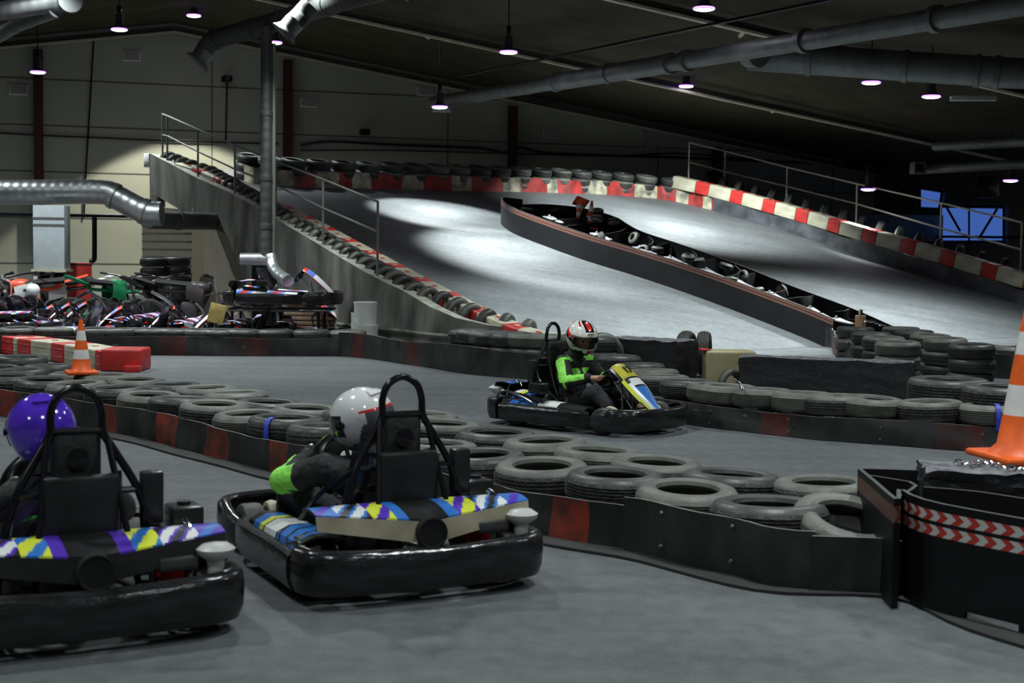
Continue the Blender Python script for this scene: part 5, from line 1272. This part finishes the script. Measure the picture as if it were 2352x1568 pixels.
def driver(kart, label, J, hel, gloves=False, yaw=0, pitch=0, wr=.009, greenf=None, bigback=False, roll=0):
    root = empty('person', (0, 0, 0), 0, label, 'person'); root.matrix_world = Matrix.Translation(kart.location) @ kart.rotation_euler.to_matrix().to_4x4() @ Matrix.Diagonal((*kart.scale, 1))
    V = {k: Vector(v) for k, v in J.items()}
    # body: one continuous skin
    mb = MB()
    capsule(mb, V['pelvis'], V['chest'], .12, .13); capsule(mb, V['chest'], V['neck'], .12, .06); capsule(mb, V['neck'], V['head'], .05, .06)
    hq = Euler((roll, pitch, yaw)); q = hq.to_matrix(); hc = V['head']
    ellip(mb, hc+q @ Vector((.01, 0, -.005)), (.098, .078, .118), q); 
    capsule(mb, hc+q @ Vector((.095, 0, .0)), hc+q @ Vector((.122, 0, -.03)), .009, .015, 8)        # nose
    capsule(mb, hc+q @ Vector((.09, -.03, -.062)), hc+q @ Vector((.09, .03, -.062)), .013, .013, 8)  # mouth
    capsule(mb, hc+q @ Vector((.085, -.045, .022)), hc+q @ Vector((.085, .045, .022)), .016, .016, 8)  # brow
    ellip(mb, hc+q @ Vector((.07, 0, -.1)), (.04, .035, .03), q, 10, 8)
    for s in 'LR':
        capsule(mb, V['sh'+s], V['el'+s], .05, .042); capsule(mb, V['el'+s], V['wr'+s], .042, .027)
        capsule(mb, V['chest'], V['sh'+s], .09, .055)
        capsule(mb, V['hip'+s], V['kn'+s], .08, .056); capsule(mb, V['kn'+s], V['an'+s], .054, .036); capsule(mb, V['an'+s], V['to'+s], .035, .03); capsule(mb, V['pelvis'], V['hip'+s], .1, .08)
        sgn = 1 if s == 'L' else -1
        g = Vector(J['grip'+s]); hand(mb, V['wr'+s], g, Vector(J.get('rim'+s, (.58, 0, .81))), sgn)
    body = fuse(mb, 'body', [SKIN], root, .0075, 2)
    # eyes
    mb = MB()
    for sy in (1, -1): ellip(mb, hc+q @ Vector((.093, .031*sy, .0)), (.012, .014, .009), q, 12, 8)
    mb.build('eyes', mat('eye_dark', (.03, .02, .015), .2), body)
    # jacket
    mb = MB(); tors = (V['chest']-V['pelvis']).normalized()
    capsule(mb, V['pelvis'], V['chest'], .145, .155); capsule(mb, V['chest'], V['neck'], .14, .075)
    for s in 'LR':
        capsule(mb, V['chest']+tors*.03, V['sh'+s], .11, .078); capsule(mb, V['sh'+s], V['el'+s], .078, .066); capsule(mb, V['el'+s], V['el'+s].lerp(V['wr'+s], .93), .066, .046)
    jk = fuse(mb, 'jacket', [SUIT, GRN, GRND], root, .0058, 8, greenf(V) if greenf else None, wr)
    mb = MB(); d = (V['head']-V['neck']).normalized(); P = V['neck']+d*.01
    mb.tube([P, P+d*.03, P+d*.06], [.085, .08, .07], 18); cl = mb.build('collar', SUIT, jk)
    if gloves:
        for s in 'LR':
            mb = MB(); g = Vector(J['grip'+s]); hand(mb, V['wr'+s], g, Vector(J.get('rim'+s, (.5, 0, .8))), 1 if s == 'L' else -1, .0125); capsule(mb, V['wr'+s], g-(g-V['wr'+s]).normalized()*.035, .034, .042)
            fuse(mb, 'glove', [HDPE, WHS], root, .007, 3, lambda p, g=g: 1 if (p-g).z > .04 and math.sin(p.x*160) > .1 and abs(p.y-g.y) < .03 else 0)
    # trousers
    mb = MB()
    for s in 'LR':
        capsule(mb, V['pelvis'], V['hip'+s], .12, .1); capsule(mb, V['hip'+s], V['kn'+s], .1, .078); capsule(mb, V['kn'+s], V['kn'+s].lerp(V['an'+s], .55), .078, .066)
    fuse(mb, 'trousers', [TROU], root, .011, 4, None, wr)
    for s in 'LR':
        mb = MB(); capsule(mb, V['an'+s], V['to'+s], .045, .042); ellip(mb, V['to'+s]+(V['to'+s]-V['an'+s])*.3, (.06, .045, .035), None, 14, 10)
        fuse(mb, 'shoe', [BLU if s == 'R' else WHB, YEL, WHP], root, .009, 3, lambda p: 1 if math.sin(p.x*90) > .5 else 0)
    helmet(root, hc+q @ Vector((.0, 0, .012)), hq, *hel)
    return root
def g17(V):
    def f(p):
        for s in 'RL':
            a, b, w = V['sh'+s], V['el'+s], V['wr'+s]; out = -1 if s == 'R' else 1
            d1, t1 = segd(p, a, b); d2, t2 = segd(p, b, w)
            if d1 < .1 and d1 <= d2 and t1 > .0:
                r_ = p-(a+(b-a)*t1)
                if (r_.y*out > -.005 or r_.z > .03) and not (.1 < t1 < .95 and r_.x > .035): return 1
            if d2 < .085 and d2 < d1 and t2 < .8:
                r_ = p-(b+(w-b)*t2)
                if r_.z > -.0: return 1
        c = V['chest']; r_ = p-c
        if r_.x > .08 and -.02 < r_.z < .1 and .02 < abs(r_.y) < .13: return 1
        if r_.z > .17 and .1 < abs(r_.y) < .17: return 1
        return 0
    return f
def gc(V):
    def f(p):
        a, b, w = V['shL'], V['elL'], V['wrL']; d1, t1 = segd(p, a, b); d2, t2 = segd(p, b, w)
        if d1 < .1 and t1 > .6 and d1 <= d2+.01 and (p-b).z > -.03: return 1
        if d2 < .09 and t2 < .25: return 1
        if d2 < .08 and (p-(b+(w-b)*t2)).y > .02: return 1
        r_ = p-V['chest']
        if r_.x < -.08 and abs(r_.z-.05-r_.y*.9) < .018: return 2
        if r_.x < -.08 and r_.y < -.05 and abs(r_.z-.02) < .03 and math.sin(r_.y*90) > 0: return 1
        return 0
    return f
def gl(V):
    def f(p):
        r_ = p-V['chest']
        return 2 if (abs(r_.z-.1+abs(r_.y)*.5) < .006 and r_.x < -.0) else 0
    return f
HW = [mat('helmet_white', (.78, .76, .7), .18, coat=.6), mat('helmet_black', (.01, .01, .012), .15, coat=.6), mat('helmet_red', (.75, .03, .02), .18, coat=.6)]
def m17(az, el):
    a = abs(az)
    if el > .62-.1*a:
        w = a*math.cos(el)
        if w < .16: return 2 if el < 1.3 and el > .72 else 1
        if w < .31: return 1
        if el > .9 and .46 < w < .54: return 2
        if el > .9 and .54 <= w < .62: return 1
    if a > 1.25 and abs(el-.1-.42*(a-1.2)) < .1: return 2
    if a > 1.2 and abs(el+.12-.42*(a-1.2)) < .11: return 1
    if el < -.48 and a < .22: return 2 if a < .14 else 1
    if el < -.55 and .5 < a < 1.2: return 1
    if el < -.72: return 1
    return 0
J17 = dict(pelvis=(-.2, 0, .22), chest=(-.22, 0, .46), neck=(-.17, .0, .68), head=(-.09, .0, .85), shR=(-.18, -.17, .62), shL=(-.16, .17, .62), elR=(-.05, -.29, .44), elL=(-.03, .29, .44),
           wrR=(.155, -.185, .49), wrL=(.16, .185, .49), gripR=(.255, -.152, .495), gripL=(.255, .152, .495), hipR=(-.1, -.1, .2), hipL=(-.1, .1, .2), knR=(.24, -.2, .36), knL=(.26, .2, .37), anR=(.5, -.2, .13), anL=(.56, .18, .14), toR=(.62, -.2, .15), toL=(.66, .16, .2))
d17 = driver(k17, 'person in a red and white helmet and bright green suit gripping the steering wheel', J17, (HW, m17, glass, True, 1.2), yaw=-.42, pitch=.24, greenf=g17)
def mwhite(az, el):
    a = abs(az)
    if el < -.12+(.0 if a < 1.5 else .0) and a > 1.55+.5*(el+.9): return 1
    if a > 2.1 and el < .25: return 1
    if a > 1.9 and el < .32 and el >= .25: return 2
    return 0
HWH = [mat('helmet_plain_white', (.8, .8, .79), .15, coat=.6), mat('helmet_grey', (.09, .09, .1), .3), mat('helmet_red', (.75, .03, .02), .18, coat=.6)]
JC = dict(pelvis=(-.22, .02, .2), chest=(-.24, .06, .4), neck=(-.2, .07, .57), head=(-.15, .08, .75), shR=(-.2, -.13, .52), shL=(-.17, .27, .52), elR=(.0, -.26, .4), elL=(.08, .42, .43),
          wrR=(.14, -.16, .46), wrL=(.25, .26, .5), gripR=(.2, -.14, .49), gripL=(.31, .2, .53), hipR=(-.1, -.1, .2), hipL=(-.1, .14, .2), knR=(.26, -.2, .36), knL=(.3, .3, .35), anR=(.5, -.18, .13), anL=(.52, .26, .14), toR=(.62, -.16, .17), toL=(.64, .24, .17))
dc = driver(kc, 'person in a white and grey helmet and dark suit leaning left, seen from behind', JC, (HWH, mwhite, VDARK, False), gloves=True, yaw=.72, pitch=.2, greenf=gc, roll=-.12)
HPU = [mat('helmet_purple', (.1, .035, .62), .14, coat=.8)]
JL = dict(JC); JL.update(chest=(-.24, .05, .4), neck=(-.2, .07, .59), head=(-.15, .085, .775), shR=(-.2, -.16, .5), shL=(-.2, .2, .5), elL=(.0, .32, .42), wrL=(.14, .2, .46), gripL=(.2, .15, .49), elR=(.0, -.28, .4), knL=(.24, .22, .34))
dl = driver(kl, 'person in a glossy purple helmet and black suit at the left edge, seen from behind', JL, (HPU, lambda a, e: 0, VDARK, False), gloves=True, yaw=.1, pitch=.15, greenf=gl)

# ------------------------------------------------------------------ parked karts, rack, motorcycles in the pit
PKL = ['parked blue and white kart facing left, leftmost of the three with raised noses', 'parked blue and white kart facing left, middle of the three with raised noses', 'parked blue and white kart facing left, right of the three with raised noses',
       'parked kart at the left edge showing its steering wheel', 'second parked kart from the left edge showing its steering wheel', 'parked white and blue kart in front of the green motorcycle', 'parked kart with raised nose left of the tilted yellow board',
       'parked white kart just right of the yellow board', 'blue and red kart resting high on the metal rack', 'parked kart on the floor under the metal rack']
pk = make_kart('redblue', PKL[0], False, None, 'parked karts in the pit')
spots = [(175, 22.6, 178), (212, 23.3, 178), (250, 24.0, 178), (10, 22.5, 80), (48, 22.7, 82), (335, 22.5, 178), (455, 22.6, 178), (560, 22.5, 185), (650, 22.9, -3), (690, 24.0, 8)]
for i, (px, d, rz) in enumerate(spots):
    o = pk if i == 0 else copy_tree(pk); q = Dp(px, 760, d); o.location = (q.x, q.y, .62 if i == 8 else .12*(i in (3, 4)) ); o.rotation_euler = (0, 0, math.radians(rz)); tag(o, PKL[i], 'go kart', 'parked karts in the pit')
q = Dp(650, 760, 22.9); r = empty('metal_rack', (q.x, q.y, 0), 0, 'dark metal rack carrying the raised kart', 'rack')
mb = MB()
for x in (-.75, -.1, .62):
    for y in (-.35, .35):
        m2 = MB(); m2.tube([(x, y, 0), (x, y, .56)], .022, 6); m2.build('leg', HDPE, r)
mb.box((0, 0, .585), (1.6, .8, .03)); mb.tube([(-.8, -.4, .57), (.8, -.4, .57)], .018, 6, mi=1); mb.build('shelf', [HDPE, STEEL], r)
q = Dp(498, 720, 22.0); mb = MB(); mb.box((0, 0, 0), (.25, .02, .3), Euler((0, .25, 0)), 0, .002); tag(mb.build('board', mat('board_yellow', (.6, .45, .15), .8, var=.2), loc=q-Vector((0, 0, .0))), 'tilted yellow chipboard square standing among the parked karts', 'board')
def make_bike(label, c1, c2):
    r = empty('motorcycle', (0, 0, 0), 0, label, 'motorcycle')
    A_ = mat('bike_'+c1[0], c1[1], .35, var=.15); B_ = mat('bike_'+c2[0], c2[1], .35)
    q = Euler((PI/2, 0, 0)).to_matrix()
    for x, rr in ((.68, .33), (-.62, .31)):
        mb = MB(); mb.lathe([(rr-.06, -.035), (rr-.02, -.045), (rr, -.02), (rr, .02), (rr-.02, .045), (rr-.06, .035)], 28, c=(x, 0, rr), rot=q, closed=True); w = mb.build('wheel', TREAD, r)
        mb = MB(); mb.lathe([(rr-.065, -.02), (rr-.05, -.02), (rr-.05, .02), (rr-.065, .02)], 28, c=(x, 0, rr), rot=q, closed=True); mb.cyl((x, -.05, rr), (x, .05, rr), .04)
        for k in range(10): a = 2*PI*k/10; mb.tube([(x, 0, rr), (x+(rr-.06)*math.cos(a), 0, rr+(rr-.06)*math.sin(a))], .004, 4)
        mb.build('rim', STEEL, w)
    for s_ in (1, -1):
        mb = MB(); mb.tube([(.68, .08*s_, .33), (.42, .08*s_, .98)], [.028, .022], 8); mb.build('fork', STEEL, r)
    mb = MB(); mb.tube(smooth_path([(.32, .38, 1.08), (.42, .2, 1.05), (.4, 0, 1.0), (.42, -.2, 1.05), (.32, -.38, 1.08)], 4), .014, 8); mb.tube([(.32, .38, 1.08), (.28, .5, 1.09)], .02, 8, mi=1); mb.tube([(.32, -.38, 1.08), (.28, -.5, 1.09)], .02, 8, mi=1); mb.build('handlebar', [BLKM, HDPE], r)
    mb = MB(); mb.tube(smooth_path([(.4, 0, .95), (.1, 0, .8), (-.3, 0, .78), (-.5, 0, .82)], 4), .03, 8); mb.tube(smooth_path([(.4, 0, .9), (.25, 0, .5), (-.1, 0, .32), (-.3, 0, .4), (-.62, 0, .31)], 4), .028, 8); mb.build('frame', A_ if c1[0] != 'white' else BLKM, r)
    mb = MB(); mb.box((.05, 0, .47), (.3, .2, .26), None, 0, .04); mb.cyl((.1, 0, .55), (.18, 0, .74), .08, .07, 12); mb.build('engine', mat('engine_metal', (.1, .1, .1), .4, .7), r)
    mb = MB(); ellip(mb, (.18, 0, .86), (.22, .12, .12)); mb.build('fuel_tank', A_, r)
    mb = MB(); mb.panel(lambda u, v: (.1-.65*u, (v-.5)*.2, .9+.03*u-.05*(2*v-1)**2), 10, 6, .05); mb.build('seat', SUIT, r)
    mb = MB(); mb.panel(lambda u, v: (.3+.75*u, (v-.5)*.17, .76+.08*math.sin(PI*u)-.06*u-.03*(2*v-1)**2), 10, 6, .01); mb.build('front_fender', A_, r)
    mb = MB(); mb.panel(lambda u, v: (-.4-.55*u, (v-.5)*.17, .86+.14*u-.03*(2*v-1)**2), 10, 6, .012); mb.build('rear_fender', A_, r)
    mb = MB(); mb.panel(lambda u, v: (.5-.05*v+.02*math.sin(PI*u), (u-.5)*.24, .8+.24*v), 6, 6, .01); mb.build('number_plate', B_, r)
    mb = MB(); mb.tube(smooth_path([(.15, -.1, .6), (.3, -.12, .4), (0, -.14, .3), (-.3, -.14, .6), (-.6, -.14, .75)], 4), [.03]*17, 8) ; mb.build('exhaust', STEEL, r)
    for s_ in (1, -1): mb = MB(); mb.panel(lambda u, v: (.28-.3*u, s_*(.13+.02*math.sin(PI*v)), .6+.25*v+.06*u), 6, 5, .01*s_); mb.build('side_shroud', B_ if c1[0] == 'orange' else A_, r)
    return r
bikes = [((5), 24.3, 100, 'white motorcycle at the left edge of the pit', ('white', (.6, .6, .58)), ('white', (.6, .6, .58))),
         ((78), 24.6, 200, 'orange red motorcycle with a white helmet on it', ('orange', (.75, .08, .03)), ('white', (.6, .6, .58))),
         ((148), 25, 215, 'silvery white motorcycle in front of the red cabinet', ('white', (.6, .6, .58)), ('white', (.6, .6, .58))),
         ((245), 24.8, 60, 'dark green motorcycle right of the red cabinet', ('green', (.02, .25, .1)), ('grey', (.3, .3, .28))),
         ((345), 25.0, 75, 'dark motorcycle in front of the stacked tyres', ('dark', (.05, .04, .04)), ('grey', (.3, .3, .28))),
         ((425), 24.6, 10, 'black motorcycle with long handlebars right of the stacked tyres', ('dark', (.05, .04, .04)), ('grey', (.3, .3, .28)))]
for px, d, rz, lab, c1, c2 in bikes:
    o = make_bike(lab, c1, c2); q = Dp(px, 700, d); o.location = (q.x, q.y, 0); o.rotation_euler = (0, math.radians(3), math.radians(rz))
q = Dp(76, 665, 24.3); r = empty('helmet', q, 0, 'white helmet resting on the orange red motorcycle', 'helmet')
mb = MB(); ellip(mb, (0, 0, 0), (.12, .1, .105)); mb.build('shell', HWH[0], r); mb = MB(); mb.panel(lambda u, v: (-.13-.03*math.sin(PI*u), (u-.5)*.18, -.04+.05*v), 6, 4, .01); mb.build('visor', VDARK, r)

cu = bpy.data.curves.new('lettering', 'FONT'); cu.body = 'KYT'; cu.size = .034; cu.extrude = .001; cu.offset = .001; cu.align_x = 'CENTER'; cu.align_y = 'CENTER'
to = bpy.data.objects.new('t', cu); COL.objects.link(to); bpy.context.view_layer.update()
me = bpy.data.meshes.new_from_object(to.evaluated_get(bpy.context.evaluated_depsgraph_get())); bpy.data.objects.remove(to); me.materials.append(HDPE)
no = bpy.data.objects.new('lettering', me); COL.objects.link(no); hl = [c for c in d17.children if c.name.startswith('helmet')][0]; no.parent = hl
hq = Euler((0, .24, -.42)).to_matrix(); el = .44; nz = hq @ Vector((math.cos(el), 0, math.sin(el))); X = hq @ Vector((0, 1, 0)); Y = nz.cross(X)
pp_ = Vector(J17['head'])+hq @ Vector((.158*1.2*math.cos(el)+.004, 0, .138*1.2*math.sin(el)+.004+.012)); mt = Matrix((X, Y, nz)).transposed().to_4x4(); mt.translation = pp_; no.matrix_local = mt
